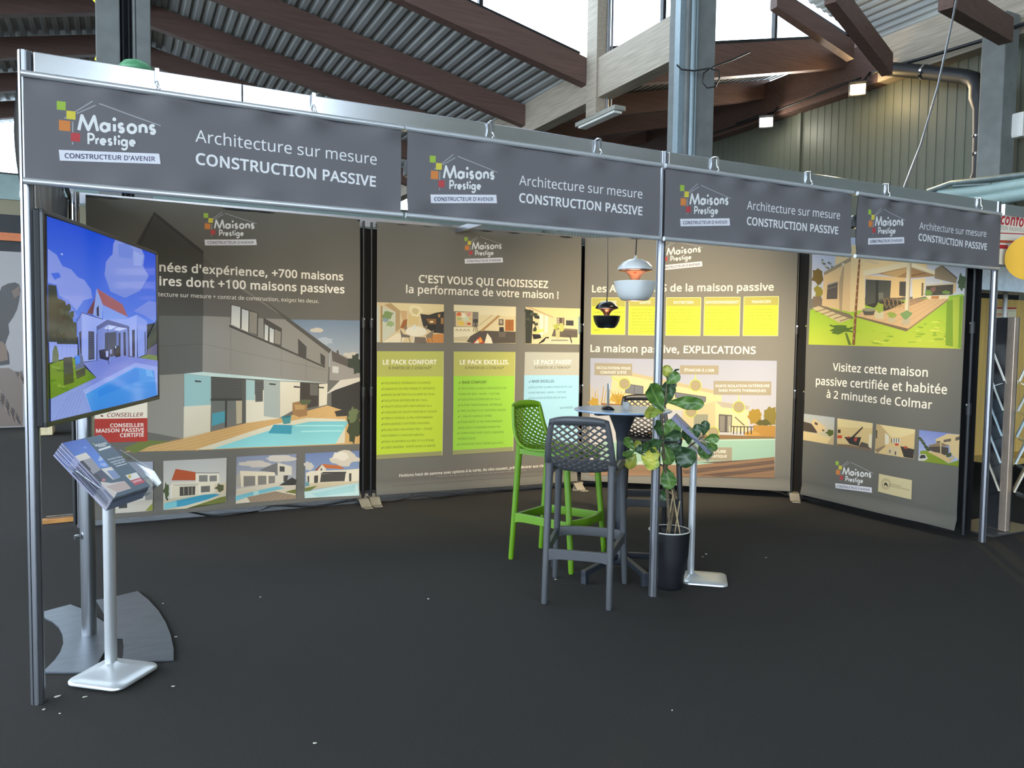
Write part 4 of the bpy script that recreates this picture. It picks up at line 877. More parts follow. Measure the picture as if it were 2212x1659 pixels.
# glazing
def window(a, b, zlo, zhi, y, mull, n):
    """glazed strip in the plane y: bottom edge zlo(x), top zhi(x)"""
    m = MB(); m.add([(a, y, zlo(a)), (b, y, zlo(b)), (b, y, zhi(b)), (a, y, zhi(a))], [(0, 1, 2, 3)]); m.add([(a, y+.012, zlo(a)), (b, y+.012, zlo(b)), (b, y+.012, zhi(b)), (a, y+.012, zhi(a))], [(3, 2, 1, 0)])
    o = struct(m, 'window_%d' % n, PANE)
    m = MB()
    for x in mull: m.bx((x-.03, y-.04, zlo(x)), (x+.03, y+.04, zhi(x)))
    m.bar((a, y, zlo(a)+.03), (b, y, zlo(b)+.03), .06, .06); m.bar((a, y, zhi(a)-.03), (b, y, zhi(b)-.03), .06, .06); f_ = m.build('frame', BLACKM, o)
z6 = lambda x: 5.84 + .215*(XV-x)
zm = at_y(1037, 20, 6.98).x; zm2 = at_y(1673, 60, 6.98).x
window(.3, XV-.2, z6, lambda x: 9.7, 6.98, (2.0, zm), 1)
window(XV+.2, 12.75, lambda x: 5.99+.222*(x-XV), lambda x: max(zn(x)-.05, 6.0+.222*(x-XV)), 6.98, (8.3, zm2), 2)
window(-13, 12.9, lambda x: 5.36, lambda x: 7.0, 19.2, (-9, -6, -4.5, -3, -1.5, 0, 3, 6, 9), 3)
# nave rafters that show at the top right
def rf(u0, v0, d_0, u1, v1, d_1, w_, h, mat=WOODB):
    a, b = at_d(u0, v0, d_0), at_d(u1, v1, d_1); return rafter(a, b, w_, h, mat)
rf(1672, -22, 12.6, 1838, 92, 13.3, .16, .30); rf(1795, -45, 10.4, 1918, 118, 12.0, .16, .32); rf(2045, -40, 9.6, 2175, 42, 11.0, .18, .34)
# concrete columns
def column(u, w_, dep, z1, d2, nm='column'):
    p = at_d(u, 600, dep); p.z = 0; fx_ = V((1, 0, 0))
    m = MB(); m.bx((p.x-w_/2, p.y-d2/2, 0), (p.x+w_/2, p.y+d2/2, z1)); o = struct(m, 'trim_8', CONC, bevel=.015); return p
pL = at_d(267, 100, 8.6)
m = MB(); m.bx((pL.x-.27, pL.y-.2, 0), (pL.x-.035, pL.y+.25, 8.2)); m.bx((pL.x+.09, pL.y-.2, 0), (pL.x+.27, pL.y+.25, 8.2)); m.bx((pL.x-.05, pL.y+.02, 0), (pL.x+.1, pL.y+.25, 8.2)); struct(m, 'trim_8', CONC, bevel=.01)
m = MB(); m.tube([(pL.x-.005, pL.y-.06, 0.5), (pL.x-.005, pL.y-.06, 8)], .03, 10); m.tube([(pL.x+.055, pL.y-.03, .5), (pL.x+.055, pL.y-.03, 8)], .022, 10); tag(m.build('cable_duct', PIPEB, loc=(pL.x, pL.y-.06, .5)), 'dark pipes in the recess of the concrete column at left', 'pipe')
pC = at_d(1493, 200, 10.0)
m = MB(); m.bx((pC.x-.22, pC.y-.17, 0), (pC.x+.24, pC.y+.2, 8.7)); struct(m, 'trim_8', CONC, bevel=.012)
m = MB(); m.bx((pC.x-.30, pC.y-.12, 0), (pC.x-.222, pC.y-.02, 8.6)); m.tube([(pC.x-.10, pC.y-.20, 0), (pC.x-.10, pC.y-.20, 8.6)], .018, 8); m.tube([(pC.x-.16, pC.y-.21, 0), (pC.x-.16, pC.y-.21, 8.6)], .03, 8); tag(m.build('conduit', mk('grey_conduit', S(132, 146, 152), .5, .2, .05), loc=(pC.x-.26, pC.y, 0)), 'grey cable conduits running up the side of the middle concrete column', 'conduit')
lp_ = [at_d(1462, 140, 9.6), at_d(1472, 150, 9.6), at_d(1500, 153, 9.6), at_d(1530, 148, 9.6), at_d(1552, 152, 9.6), at_d(1554, 170, 9.6), at_d(1545, 187, 9.6), at_d(1528, 190, 9.6), at_d(1517, 178, 9.6), at_d(1520, 158, 9.6), at_d(1545, 142, 9.6), at_d(1580, 130, 9.6), at_d(1620, 112, 9.6)]
m = MB(); m.tube(lp_, .011, 6); tag(m.build('coiled_cable', CABLE, loc=lp_[0]), 'loop of black cable hanging from the middle concrete column', 'cable')
pR = at_x(2152, 240, XW-.35)
m = MB(); m.bx((pR.x-.18, pR.y-.2, 0), (pR.x+.16, pR.y+.16, 6.45)); struct(m, 'trim_8', CONC, bevel=.012)
# drain pipe
wx = XW-.32
P = [at_x(1912, 148, wx), at_x(2000, 156, wx), at_x(2085, 166, wx), at_x(2104, 172, wx), at_x(2111, 186, wx), at_x(2112, 210, wx), at_x(2114, 235, wx), at_x(2113, 300, wx), at_x(2111, 372, wx), at_x(2106, 392, wx), at_x(2085, 412, wx), at_x(2068, 440, wx)]
g = thing('drain_pipe', P[0], 'thick black drain pipe bending down beside the right concrete column', 'pipe')
m = MB(); m.tube(P, [.115, .115, .115, .118, .12, .13, .085, .08, .08, .09, .11, .12], 16); m.build('pipe', PIPEB, g)
for a, b in ((at_x(1995, 155, wx), at_x(1999, 155.5, wx)), (at_x(2113, 292, wx), at_x(2113, 296, wx)), (at_x(2112, 330, wx), at_x(2112, 335, wx))):
    m = MB(); m.tube([a, b], .125 if a.y > at_x(2050, 160, wx).y else .09, 16); m.build('clamp', CHROME, g)
m = MB(); m.tube([at_x(1885, 158, wx), at_x(1905, 150, wx), at_x(2000, 124, wx), at_x(2120, 88, wx), at_x(2230, 44, wx)], .03, 8); tag(m.build('cable_tray', PIPEB, loc=at_x(1885, 158, wx)), 'dark cable bundle running up along the pale timber beam at top right', 'cable')
b = at_x(2190, 274, XW-.2); g = thing('junction_box', b, 'pale grey electrical box hung beside the right concrete column', 'electrical box')
m = MB(); m.box(b, (.14, .34, .36)); m.build('case', WHITE, g, bevel=.01); m = MB(); m.box(b+V((-.075, 0, 0)), (.012, .30, .32)); m.build('lid', WHITE, g, bevel=.004)
m = MB(); m.tube([at_x(2175, 80, XW-.2), at_x(2172, 180, XW-.2), at_x(2180, 225, XW-.2), at_x(2190, 250, XW-.2)], .035, 8); m.build('feed_cable', CABLE, g)
m = MB(); m.tube([at_x(2188, 296, XW-.2), at_x(2180, 310, XW-.2), at_x(2172, 330, XW-.2), at_x(2172, 400, XW-.2)], .018, 8); m.build('outlet_cable', CABLE, g)
for i, (pts, r) in enumerate((([(2030, 423), (2110, 415), (2240, 393)], .10), ([(2040, 440), (2120, 434), (2240, 414)], .10))):
    m = MB(); m.tube([at_x(u, v, XW-.7) for u, v in pts], r, 14); tag(m.build('heating_pipe', PIPEG, loc=at_x(*pts[0], XW-.7)), ('upper' if i == 0 else 'lower') + ' of two pale green pipes along the side wall at far right', 'pipe')
m = MB(); m.tube([at_x(2005, 414, XW-.75), at_x(2055, 396, XW-.75), at_x(2110, 390, XW-.75), at_x(2240, 374, XW-.75)], .045, 8); m.tube([at_x(2060, 402, XW-.75), at_x(2140, 398, XW-.75), at_x(2146, 414, XW-.75)], .03, 8); tag(m.build('cable_rack', mk('grey_tray', S(110, 122, 122), .4, .4), loc=at_x(2005, 414, XW-.75)), 'grey cable rack above the pale green pipes at far right', 'cable rack')
m = MB(); m.tube([at_d(2070, -20, 9.0), at_d(2052, 70, 9.0), at_d(2025, 190, 9.0), at_d(1990, 310, 9.0), at_d(1945, 425, 9.0)], .011, 8); tag(m.build('hanging_rod', TUBE, loc=at_d(1945, 425, 9)), 'long thin curved cable hanging from the roof above the third banner', 'cable')
# floodlights under the eave beam
def flood(u, v, emitc, st, pw_, lab):
    p = at_x(u, v, XW-.45); g = thing('floodlight', p, lab, 'floodlight', 'halogen floodlights under the eave beam'); d = (CAM - p); d.z -= 1.5; d.normalize(); R = d.to_track_quat('Z', 'Y').to_matrix()
    m = MB(); m.box(p - d*.09, (.30, .24, .16), M=R); m.build('housing', BLACKM, g, bevel=.02)
    m = MB(); m.box(p - d*.008, (.25, .17, .012), M=R); m.build('lamp_glass', mk('lit_lamp_glass', S(255, 240, 210), .3, emit=emitc, estr=st), g)
    m = MB(); m.box(p + R@V((0, .13, -.02)), (.30, .02, .2), M=R); m.build('visor', BLACKM, g)
    m = MB(); m.bar(p - d*.12, p + V((.3, 0, .35)), .03, .03); m.tube([p+V((.1, .1, .2)), p+V((.3, .5, .32)), p+V((.3, 1.2, .3))], .015, 6); m.build('bracket', BLACKM, g)
    lamp('flood_lamp', 'SPOT', p + d*.05, p + d*5, pw_, emitc[:3], spot_size=math.radians(120), spot_blend=.8, shadow_soft_size=.12)
    lamp('flood_spill', 'POINT', p + d*.15 + V((0, 0, -.05)), p, pw_*.03, emitc[:3], shadow_soft_size=.1)
flood(1655, 264, (1, .93, .80, 1), 30, 650, 'white halogen floodlight on the eave beam, the lower of the two lit ones')
flood(1853, 193, (1, .72, .34, 1), 26, 800, 'orange glowing halogen floodlight on the eave beam, the higher of the two lit ones')
m = MB(); m.tube([at_x(1525, 294, XW-.3), at_x(1650, 250, XW-.3), at_x(1860, 168, XW-.3)], .02, 6); tag(m.build('lamp_cable', CABLE, loc=at_x(1525, 294, XW-.3)), 'thin dark cable stretched between the floodlights', 'cable')
# batten light by the timber post
b = V((XV-.03, 6.55, 4.85)); g = thing('batten_light', b, 'unlit strip light fixed under the pale timber beam by the post', 'light')
m = MB(); m.box(b+V((-.02, 0.05, .03)), (.2, 1.1, .07)); m.build('case', mk('grey_case', S(150, 148, 138), .5), g, bevel=.01); m = MB(); m.box(b+V((-.02, .05, -.015)), (.15, 1.0, .04)); m.build('diffuser', WHITE, g, bevel=.015)
b = V((XV-.05, 6.52, at_y(1269, 140, 6.52).z)); m = MB(); m.box(b, (.12, .08, .12)); tag(m.build('sensor_box', PIPEG, loc=b, bevel=.008), 'small grey box on the timber post below the big window', 'box')
# green shade and yellow strips by the left column
gp = at_d(294, 152, 8.0); m = MB(); m.lathe([(.0, .10), (.06, .098), (.12, .075), (.16, .03), (.17, -.03), (.16, -.03), (.10, .05), (0, .085)], gp, 28); g = thing('green_lamp_shade', gp, 'green dome lamp shade just above the silver beam at left', 'lamp shade'); m.build('shade', mk('green_enamel', S(86, 150, 106), .4), g); m = MB(); m.tube([gp+V((0, 0, .09)), gp+V((0, 0, 1.5))], .006, 6); m.build('cord', CABLE, g)
for i, (u0, v0, u1, v1) in enumerate(((203, -8, 226, 16), (209, 122, 226, 138))):
    a, b = at_d(u0, v0, 8.66), at_d(u1, v1, 8.62); m = MB(); m.bar(a, b, .02, .08); tag(m.build('signal_strip', mk('yellow_strip', S(240, 226, 60), .5), loc=a), ('upper' if i == 0 else 'lower') + ' yellow hazard strip beside the left concrete column', 'strip')
# ------------------------------------------------------------------ neighbours on the left
def board(u0, v0, u1, v1, y, nm, lab, cat, th_=.03):
    a, b = at_y(u0, v1, y), at_y(u1, v0, y); return a, b
a, b = at_y(-60, 922, 10.6), at_y(50, 545, 10.6); a.z = max(a.z, .02)
g = thing('animal_poster', (a.x, 10.6, 0), 'grey poster of a dark horned shaggy animal at the far left edge', 'poster')
m = MB(); m.bx((a.x, 10.61, .02), (b.x, 10.66, b.z)); m.build('board', WHITE, g)
q = Print((a.x, 10.6, .02), (1, 0, 0), (0, 0, 1), None, 1, .0004); q.rect((0, 0), (b.x-a.x, b.z-.02), hx('8f8a8a'))
q.frame(0, 380, 5.184)
q.p('2a2423', -200,1330, 0,1290, 20,1240, 90,1205, 170,1192, 215,1215, 232,1280, 215,1400, 190,1500, 150,1580, 95,1660, 105,1760, 70,1850, 60,1900, 100,1990, 110,2110, -200,2150); q.p('5e4a3c', 130,1290, 215,1230, 225,1330, 160,1370); q.p('6a5444', -100,1900, 20,1850, 70,1900, 90,2060, -100,2100)
q.p('6a5a50', -250,2160, 100,2150, 180,2200, 255,2180, 255,2800, -250,2815)
for k in range(60): q.ln(('4a3e38', '8a7666', '332b28')[k % 3], .012, -150+((k*37) % 390),2180+((k*53) % 540), -120+((k*37) % 390),2260+((k*53) % 540))
q.mesh('print', PAPER, g)
y9 = 9.4
a, b = at_y(72, 885, y9), at_y(112, 606, y9)
g = thing('neighbour_cabinet', (a.x, y9, 0), 'cream and black cabinet wall with a yellow sign, glimpsed left of the television', 'cabinet')
for nm, v0, v1, mt in (('top_light', 606, 618, mk('cream_light', S(240, 236, 170), .6)), ('upper_panel', 618, 658, mk('olive_panel', S(92, 88, 78), .7)), ('sign_panel', 658, 728, mk('yellow_panel', S(224, 184, 40), .6)), ('maroon_panel', 728, 752, mk('maroon_panel', S(110, 28, 62), .6)), ('cream_door', 752, 808, mk('cream_panel', S(214, 196, 156), .6)), ('black_niche', 808, 884, BLACKM), ('cream_drawer', 884, 960, MATS['cream_panel'])):
    p0, p1 = at_y(66, v1, y9), at_y(112, v0, y9); m = MB(); m.bx((p0.x, y9+.02, max(0.01, p0.z)), (p1.x, y9+.5, p1.z)); m.build(nm, mt, g)
q = Print((a.x-.2, y9, 0), (1, 0, 0), (0, 0, 1), None, 1, .0004); q.off = .002; q.nbase = 0; q.t('S', 76.5, 658+50, 81.5, 658+50, '4a3a20', .02, 2)
q.mesh('lettering', PAPER, g)
# far shelf with orange bar seen through the gaps at left
p0, p1 = at_y(-40, 545, 14), at_y(90, 480, 14); g = thing('far_stall', (p0.x, 14, 0), 'dark stall with an orange bar in the distance at far left', 'stall')
m = MB(); m.bx((p0.x, 14, 0), (p1.x, 14.4, p1.z+.1)); m.build('dark_body', BLACKM, g); o0, o1 = at_y(-40, 517, 13.95), at_y(90, 508, 13.95); m = MB(); m.bx((o0.x, 13.9, o0.z), (o1.x, 13.98, o1.z)); m.build('orange_bar', mk('orange_bar_paint', S(200, 110, 60), .5), g)
# ------------------------------------------------------------------ neighbours on the right
YF = 0.02
x0 = at_y(2168, 450, YF).x; g = thing('neighbour_fascia', (x0, YF, 0), 'white and red neighbouring stand sign with italic lettering at the right edge', 'sign')
m = MB(); m.bx((x0, YF-.01, 2.42), (8.4, YF+.02, 2.5)); m.build('silver_beam', ALUB, g)
m = MB(); m.bx((x0-.02, YF+.01, 2.06), (8.4, YF+.03, 2.415)); m.build('sign_board', WHITE, g)
q = Print((x0-.02, YF+.008, 2.06), (1, 0, 0), (0, 0, 1), None, 1, .0003); q.rect((0, 0), (2.2, .352), hx('e2d8c4'))
q.frame(1990, 400, 7.5405)
q.t('confort', 1290,630, 1790,690, 'b8242c', .03, 3, .22); q.t('TION  RADIATEURS', 1290,720, 1720,768, '8a7a70', .004, 2, .15); q.ln('b8323a', .008, 1270,780, 1900,805); q.ln('b84a30', .02, 1265,915, 1900,945); q.p('b8202c', 1262,968, 1900,1000, 1900,1060, 1262,1032); q.t('67600', 1405,1032, 1620,1045, 'f0e6d8', .02, 3)
q.mesh('print', PAPER, g)
m = MB(); m.bx((x0, YF+.5, 1.98), (8.4, YF+1.2, 2.02)); m.bx((x0, YF+.45, 1.92), (8.4, YF+.5, 2.12)); m.build('pale_canopy', mk('pale_blue_panel', S(186, 202, 214), .5), g)
p = at_d(2228, 556, 5.6); g = thing('round_sign', p, 'round yellow sign cut off by the right edge of the view', 'sign'); d = (CAM-p).normalized(); R = d.to_track_quat('Z', 'Y').to_matrix(); m = MB(); m.prism([(.165*math.cos(2*math.pi*k/48), .165*math.sin(2*math.pi*k/48)) for k in range(48)], -.012, .012, Matrix.Translation(p) @ R.to_4x4()); m.build('disc', mk('yellow_sign', S(222, 166, 24), .6, 0, .02), g)
m = MB(); m.tube([p+V((0, 0, .16)), p+V((0, 0, .62))], .003, 6); m.build('hanger_wire', CABLE, g)
m = MB(); m.bx((6.9, 2.4, 0.0), (10.5, 2.5, 2.3)); tag(m.build('black_partition', BLACKC, loc=(6.9, 2.4, 0)), 'black partition wall behind the leaflet rack', 'partition')
p0 = at_y(2176, 700, 1.0); m = MB(); m.tube([(p0.x-.05, 1.0, 0), (p0.x-.05, 1.0, 2.0)], .02, 10); tag(m.build('white_pole', WHITE, loc=(p0.x-.05, 1, 0)), 'white pole of the neighbouring canopy, behind the leaflet rack', 'pole')
# wooden board with posters
yb_ = 1.5; a, b = at_y(2128, 1010, yb_), at_y(2200, 648, yb_)
g = thing('poster_board', (a.x, yb_, 0), 'yellow pine board with a heat pump poster, behind the leaflet rack', 'board')
m = MB(); m.bx((a.x-.2, yb_+.02, .25), (b.x+.5, yb_+.05, b.z)); m.build('pine_board', WOODY, g)
m = MB(); m.bx((a.x-.2, yb_-.3, .25), (b.x+.9, yb_+.2, .31)); m.build('shelf', WOODY, g)
q = Print((a.x-.2, yb_+.018, 0), (1, 0, 0), (0, 0, 1), None, 1, .0003); q.nbase = 0
q.frame(2080, 620, 5.53)
q.p('e6dfbc', 340,235, 640,238, 620,705, 320,700); q.p('b83c2c', 340,238, 640,242, 640,265, 340,262); q.ln('9a947c', .004, 340,282, 640,288); q.t('-confort', 392,345, 535,345, 'c0402c', .02, 2); q.ln('9a947c', .004, 340,372, 640,376); q.t('CHALEUR DOUCE', 372,432, 600,440, '4a463c', .01, 2); q.t('PAC', 430,528, 575,532, '26241f', .03, 2); q.t('666 9', 500,612, 565,614, '4a463c', .01, 2); q.p('b83c2c', 325,645, 640,648, 640,702, 320,700); q.t('TAT', 372,690, 425,692, 'f0e8d8', .02, 2)
q.p('e4deca', 440,770, 600,775, 590,1010, 470,1005); q.p('2c2a26', 495,785, 520,787, 516,880, 495,878); q.disc('4a463c', 487,905, 13, 24); q.disc('e4deca', 487,905, 9, 18)
q.mesh('poster', PAPER, g)
# leaflet rack
bz_ = at_z(2166, 1152); g = thing('leaflet_rack', (bz_.x, bz_.y, 0), 'tall aluminium leaflet rack with clear trays just right of the corner post', 'leaflet rack')
m = MB(); m.bx((bz_.x-.02, bz_.y-.03, .02), (bz_.x+.03, bz_.y+.03, 1.68)); m.build('upright', mk('champagne_aluminium', S(206, 186, 168), .4, .7, .05), g, bevel=.004)
m = MB(); m.bx((bz_.x+.03, bz_.y-.028, .02), (bz_.x+.045, bz_.y+.20, 1.68)); m.build('side_panel', ALU, g, bevel=.003)
m = MB(); m.bx((bz_.x-.22, bz_.y-.06, .003), (bz_.x+.4, bz_.y+.36, .016)); m.build('base_plate', ALU, g)
cols = [('c8c2b2', 'grey green'), ('b4b8b0', 'grey'), ('9eb4bc', 'pale blue'), ('b8c4c8', 'pale grey'), ('c6bca6', 'beige')]
for i, (v, zc) in enumerate(((735, 1.36), (835, 1.13), (890, 0.93), (985, .72), (1010, .5))):
    for sd in (-1, 1):
        Rz = Matrix.Rotation(math.radians(-59), 3, 'Z'); R = Rz @ Matrix.Rotation(.36*sd, 3, 'Y'); o_ = bz_ + Rz @ V((sd*(.075 if sd < 0 else .10), .09, 0)); cx, cy = o_.x, o_.y
        m = MB(); m.box((cx, cy, zc-.05), (.004, .22, .3), M=R); m.box((cx, cy, zc-.2), (.06, .22, .005), M=R); m.build('clear_tray', ACRYL, g)
        l = thing('leaflet', (cx, cy, zc), '%s leaflet leaning in the %s tray on the %s side of the rack upright' % (cols[i][1], ('topmost', 'second', 'third', 'fourth', 'lowest')[i], 'left' if sd < 0 else 'right'), 'leaflet', 'leaflets in the rack')
        m = MB(); m.box(V((cx, cy, zc-.035)) + Rz @ V((sd*.012, 0, 0)), (.014, .2, .29), M=R); m.build('pages', mk('leaflet_paper', hx(cols[i][0]), .4, 0, .3, 9), l)
# spotlights clipped behind the fascia
s0 = None
for i, (lc, tg, p_) in enumerate(SPOTS):
    if i == 0:
        c_ = V(lc); s0 = thing('spotlight', c_, 'black spotlight clipped behind the front fascia', 'spotlight', 'spotlights behind the fascia')
        m = MB(); m.lathe([(0, .10), (.04, .10), (.055, .085), (.058, .03), (.058, .02)], c_, 20); m.build('lamp_head', BLACKM, s0); m = MB(); m.tube([c_+V((0, 0, .1)), c_+V((0, -.05, .16)), c_+V((0, -.12, .2))], .008, 8); m.build('arm', BLACKM, s0)
    else: dup(s0, V(lc))
# ------------------------------------------------------------------ television on its pole stand
TVC = V((0.268, 0.649, 1.501)); ya = 1.256; TX = V((math.cos(ya), math.sin(ya), 0)); TN = V((TX.y, -TX.x, 0)); TW, TH = 1.45, 0.83
if (CAM - TVC).dot(TN) < 0: TN = -TN
tv = thing('television', (TVC.x, TVC.y, 1.08), 'large wide television showing a white house and pool under a blue sky', 'television')
TM = Matrix((TX, TN, V((0, 0, 1)))).transposed()
m = MB(); m.box(TVC - TN*0.016, (TW, 0.024, TH), M=TM); m.box(TVC - TN*0.045, (TW*.6, 0.035, TH*.6), M=TM); m.build('housing', mk('black_gloss_plastic', S(14, 14, 16), 0.5, 0, 0.05, 10, spec=.25), tv, bevel=0.005)
bz = MB()
for sx, sz, w_, h_ in ((0, TH/2-.008, TW, .016), (0, -TH/2+.01, TW, .02), (-TW/2+.008, 0, .016, TH), (TW/2-.008, 0, .016, TH)): bz.box(TVC + TX*sx + V((0, 0, sz)) + TN*0.001, (w_, .012, h_), M=TM)
bz.build('bezel', mk('dark_bezel', S(40, 42, 44), 0.35, 0.3, 0.05, 10), tv, bevel=0.002)
q = Print(TVC - TX*TW/2 - V((0, 0, TH/2)), TX, (0, 0, 1), None, 1, 0.00004)
q.off = 0; q.rect((.014, .018), (TW-.014, TH-.014), hx('0a0e1c')); q.nbase = 1; q.win = (TW-.016, TH-.016)
q.frame(80, 440, 6.3815)
q.p(('0046d2', '5a82e6'), 135,172, 1632,655, 1646,1640, 150,1910)
CL = ('7f92dc', '7088dc')
q.p(CL, 1082,492, 1425,592, 1482,720, 1462,862, 1540,1000, 1420,1200, 1210,1300, 1010,1210, 930,980, 950,800, 1000,735, 1040,700, 1050,560); q.p('6a84d8', 1110,560, 1250,540, 1330,640, 1300,760, 1130,740); q.p('8fa2e6', 1330,640, 1460,720, 1440,860, 1330,850)
q.p(('7d90e0', '8498e6'), 148,620, 270,705, 350,860, 470,905, 560,1012, 650,1050, 742,1182, 762,1302, 640,1332, 545,1480, 430,1332, 300,1262, 270,1122, 150,1082); q.p('3a66dc', 190,960, 300,950, 330,1010, 240,1050); q.p('6c86e2', 345,1290, 440,1330, 560,1560, 470,1600, 400,1420)
q.p('7088e0', 1330,1480, 1540,1340, 1640,1360, 1640,1640, 1480,1540); q.p('a0b0f0', 330,680, 360,690, 350,715, 325,700)
q.p('2a3634', 150,1112, 262,1130, 282,1302, 382,1342, 442,1502, 432,1612, 545,1640, 548,1940, 150,1925)
for k in range(14): q.blob(('22302c', '34443c', '1c2826')[k % 3], 300+((k*47) % 220), 1400+((k*83) % 480), 40, 50, 9, k, .4)
q.p('a06068', 820,1166, 1172,1386, 1247,1560, 890,1386); q.p('6c4250', 682,1510, 790,1312, 812,1200, 772,1530)
for k in range(5): q.ln('8c545e', .003, 835+k*15,1215+k*38, 1190+k*14,1415+k*34)
q.p('8aa4e6', 818,1170, 768,1532, 892,1592, 905,1400); q.p('3a3450', 815,1440, 845,1402, 850,1556, 820,1546); q.p('7c9cec', 905,1398, 1250,1562, 1222,1605, 905,1645)
q.frame(80, 680, 6.3815)
q.p('7088dc', 545,92, 610,-30, 622,658, 580,562); q.p(('98acf2', '8ea4f0'), 610,-30, 905,62, 965,68, 815,162, 812,626, 620,652); q.p('94a8f0', 905,62, 1220,60, 1372,0, 1372,590, 1250,562, 1250,152, 965,66); q.p('8098e8', 1372,0, 1512,86, 1506,540, 1386,592)
q.p('3c3c78', 540,90, 610,-34, 905,58, 905,66, 612,-22, 548,100) ; q.p('5a6298', 815,162, 962,66, 1252,152, 1246,198, 970,132, 820,218); q.p('7688d0', 825,216, 970,132, 1246,198, 1252,572, 820,626); q.p('c0d0fa', 975,140, 1098,160, 1010,206, 918,190); q.p('c0d0fa', 1110,168, 1242,188, 1132,222, 1048,206)
q.p('3c4058', 930,250, 1090,232, 1086,562, 930,602); q.p('6074b8', 1088,232, 1118,226, 1118,560, 1088,564)
for a in ((1120,250,1146,246,1146,560,1120,562), (1185,240,1216,236,1221,566,1190,562), (1305,210,1341,205,1346,580,1306,576), (1478,235,1491,232,1493,540,1480,546), (573,240,602,224,606,590,586,522)): q.p('2c2c4c', *a)
q.p('3e445e', 700,226, 781,230, 786,612, 700,626)
for k in range(12): q.ln('565c78', .003, 702,250+k*30, 783,254+k*29)
q.ln('4a5284', .006, 968,140, 972,680); q.ln('4a5284', .006, 820,160, 822,625); q.p('4c4a74', 1246,160, 1262,160, 1274,580, 1250,576); q.ln('9aa8e8', .004, 655,150, 655,190)
q.p('8a9eec', 155,372, 265,376, 265,402, 548,406, 548,582, 290,622, 165,662)
for x in (335, 400, 450, 500): q.ln('7488d6', .003, x,405, x,610)
q.p('5c6a5c', 195,662, 205,500, 232,420, 262,432, 290,562, 285,642); q.p('2e3c34', 1512,332, 1642,60, 1646,382, 1512,482); q.p('5a5a80', 1512,482, 1646,390, 1646,562, 1506,545)
q.p(('6a8a30', '4a7420'), 165,682, 290,640, 485,586, 806,866, 175,1162)
for k in range(20): q.blob(('5e8a28', '78983c', '3e6a20')[k % 3], 210+((k*67) % 330), 690+((k*43) % 400), 34, 16, 8, k, .4)
q.p('141c2a', 350,592, 470,580, 496,932, 360,972); q.p('232c42', 352,600, 466,590, 478,800, 358,830); q.p('1878e4', 510,566, 572,560, 582,662, 516,692); q.p('4a5a90', 572,560, 612,560, 642,722, 520,762, 516,692, 582,662); q.p('1c2238', 520,780, 652,722, 652,832, 540,886); q.ln('1c2238', .006, 640,715, 704,690); q.ln('1c2238', .005, 704,690, 704,740)
q.p(('7282d6', '7c90de'), 620,662, 830,626, 1182,570, 1390,592, 1652,632, 1653,1106, 176,1563, 175,1160, 806,866); q.p('6a8248', 1400,592, 1512,545, 1646,562, 1646,632)
q.p('8ea4ec', 620,1035, 1346,660, 1652,716, 1653,1106, 748,1382); q.p(('3c96ea', '3a8ae0'), 652,1096, 1346,722, 1602,772, 1646,1108, 750,1368); q.p('2c86e2', 820,1052, 1340,740, 1392,762, 1400,902, 832,1142); q.p('62aaee', 1480,750, 1560,760, 1600,860, 1500,840)
for k in range(6): q.ln('6878c8', .003, 200+k*60,1520-k*20, 430+k*50,1090-k*25)
q.p('2a2c48', 838,490, 922,470, 1002,560, 962,632, 850,602); q.p('1a1a28', 1060,440, 1120,420, 1140,570, 1070,590); q.p('a8b6f0', 932,500, 968,500, 968,580, 936,582); q.p('9aa8e8', 992,480, 1016,478, 1012,540, 996,544); q.ln('2a2c48', .008, 970,590, 975,680); q.ln('8898dc', .008, 990,560, 992,650); q.p('c8d0f0', 1060,432,1076,432,1076,460,1062,460)
q.mesh('screen', SCREEN, tv)
sp = V((0.153, 0.689, 0))
ts = thing('television_stand', sp, 'steel pole stand with curved scratched floor plates under the television', 'stand')
m = MB(); m.tube([sp+V((0, 0, .008)), sp+V((0, 0, 1.62))], 00.0325, 24); m.build('pole', TUBE, ts)
m = MB(); m.box(sp + TN*0.045 + V((0, 0, 1.5)), (.34, .012, .30), M=TM); m.box(sp+V((0, 0, 1.5)), (.1, .1, .24), M=TM); m.build('mount', BLACKM, ts)
m = MB(); m.tube([sp - V((.036, .02, -.49)), sp - V((.055, .03, -.49))], .012, 10); m.build('cable_hole_ring', CHROME, ts)
def plate(pts, nm):
    m = MB(); m.prism([tuple(at_z(u, v).xy) for u, v in pts], 0.002, 0.009); m.build(nm, STEEL, ts)
plate([(88,1326),(152,1309),(181,1320),(214,1340),(232,1352),(232,1400),(214,1432),(206,1456),(92,1456),(104,1444),(118,1430),(130,1413),(137,1393),(135,1374),(127,1358),(113,1346),(98,1339)], 'base_plate')
plate([(208,1299),(230,1296),(297,1280),(320,1298),(342,1322),(358,1348),(369,1376),(375,1405),(375,1428),(262,1437),(266,1418),(267,1396),(265,1381),(232,1381),(226,1346),(232,1339),(219,1318)], 'base_plate')

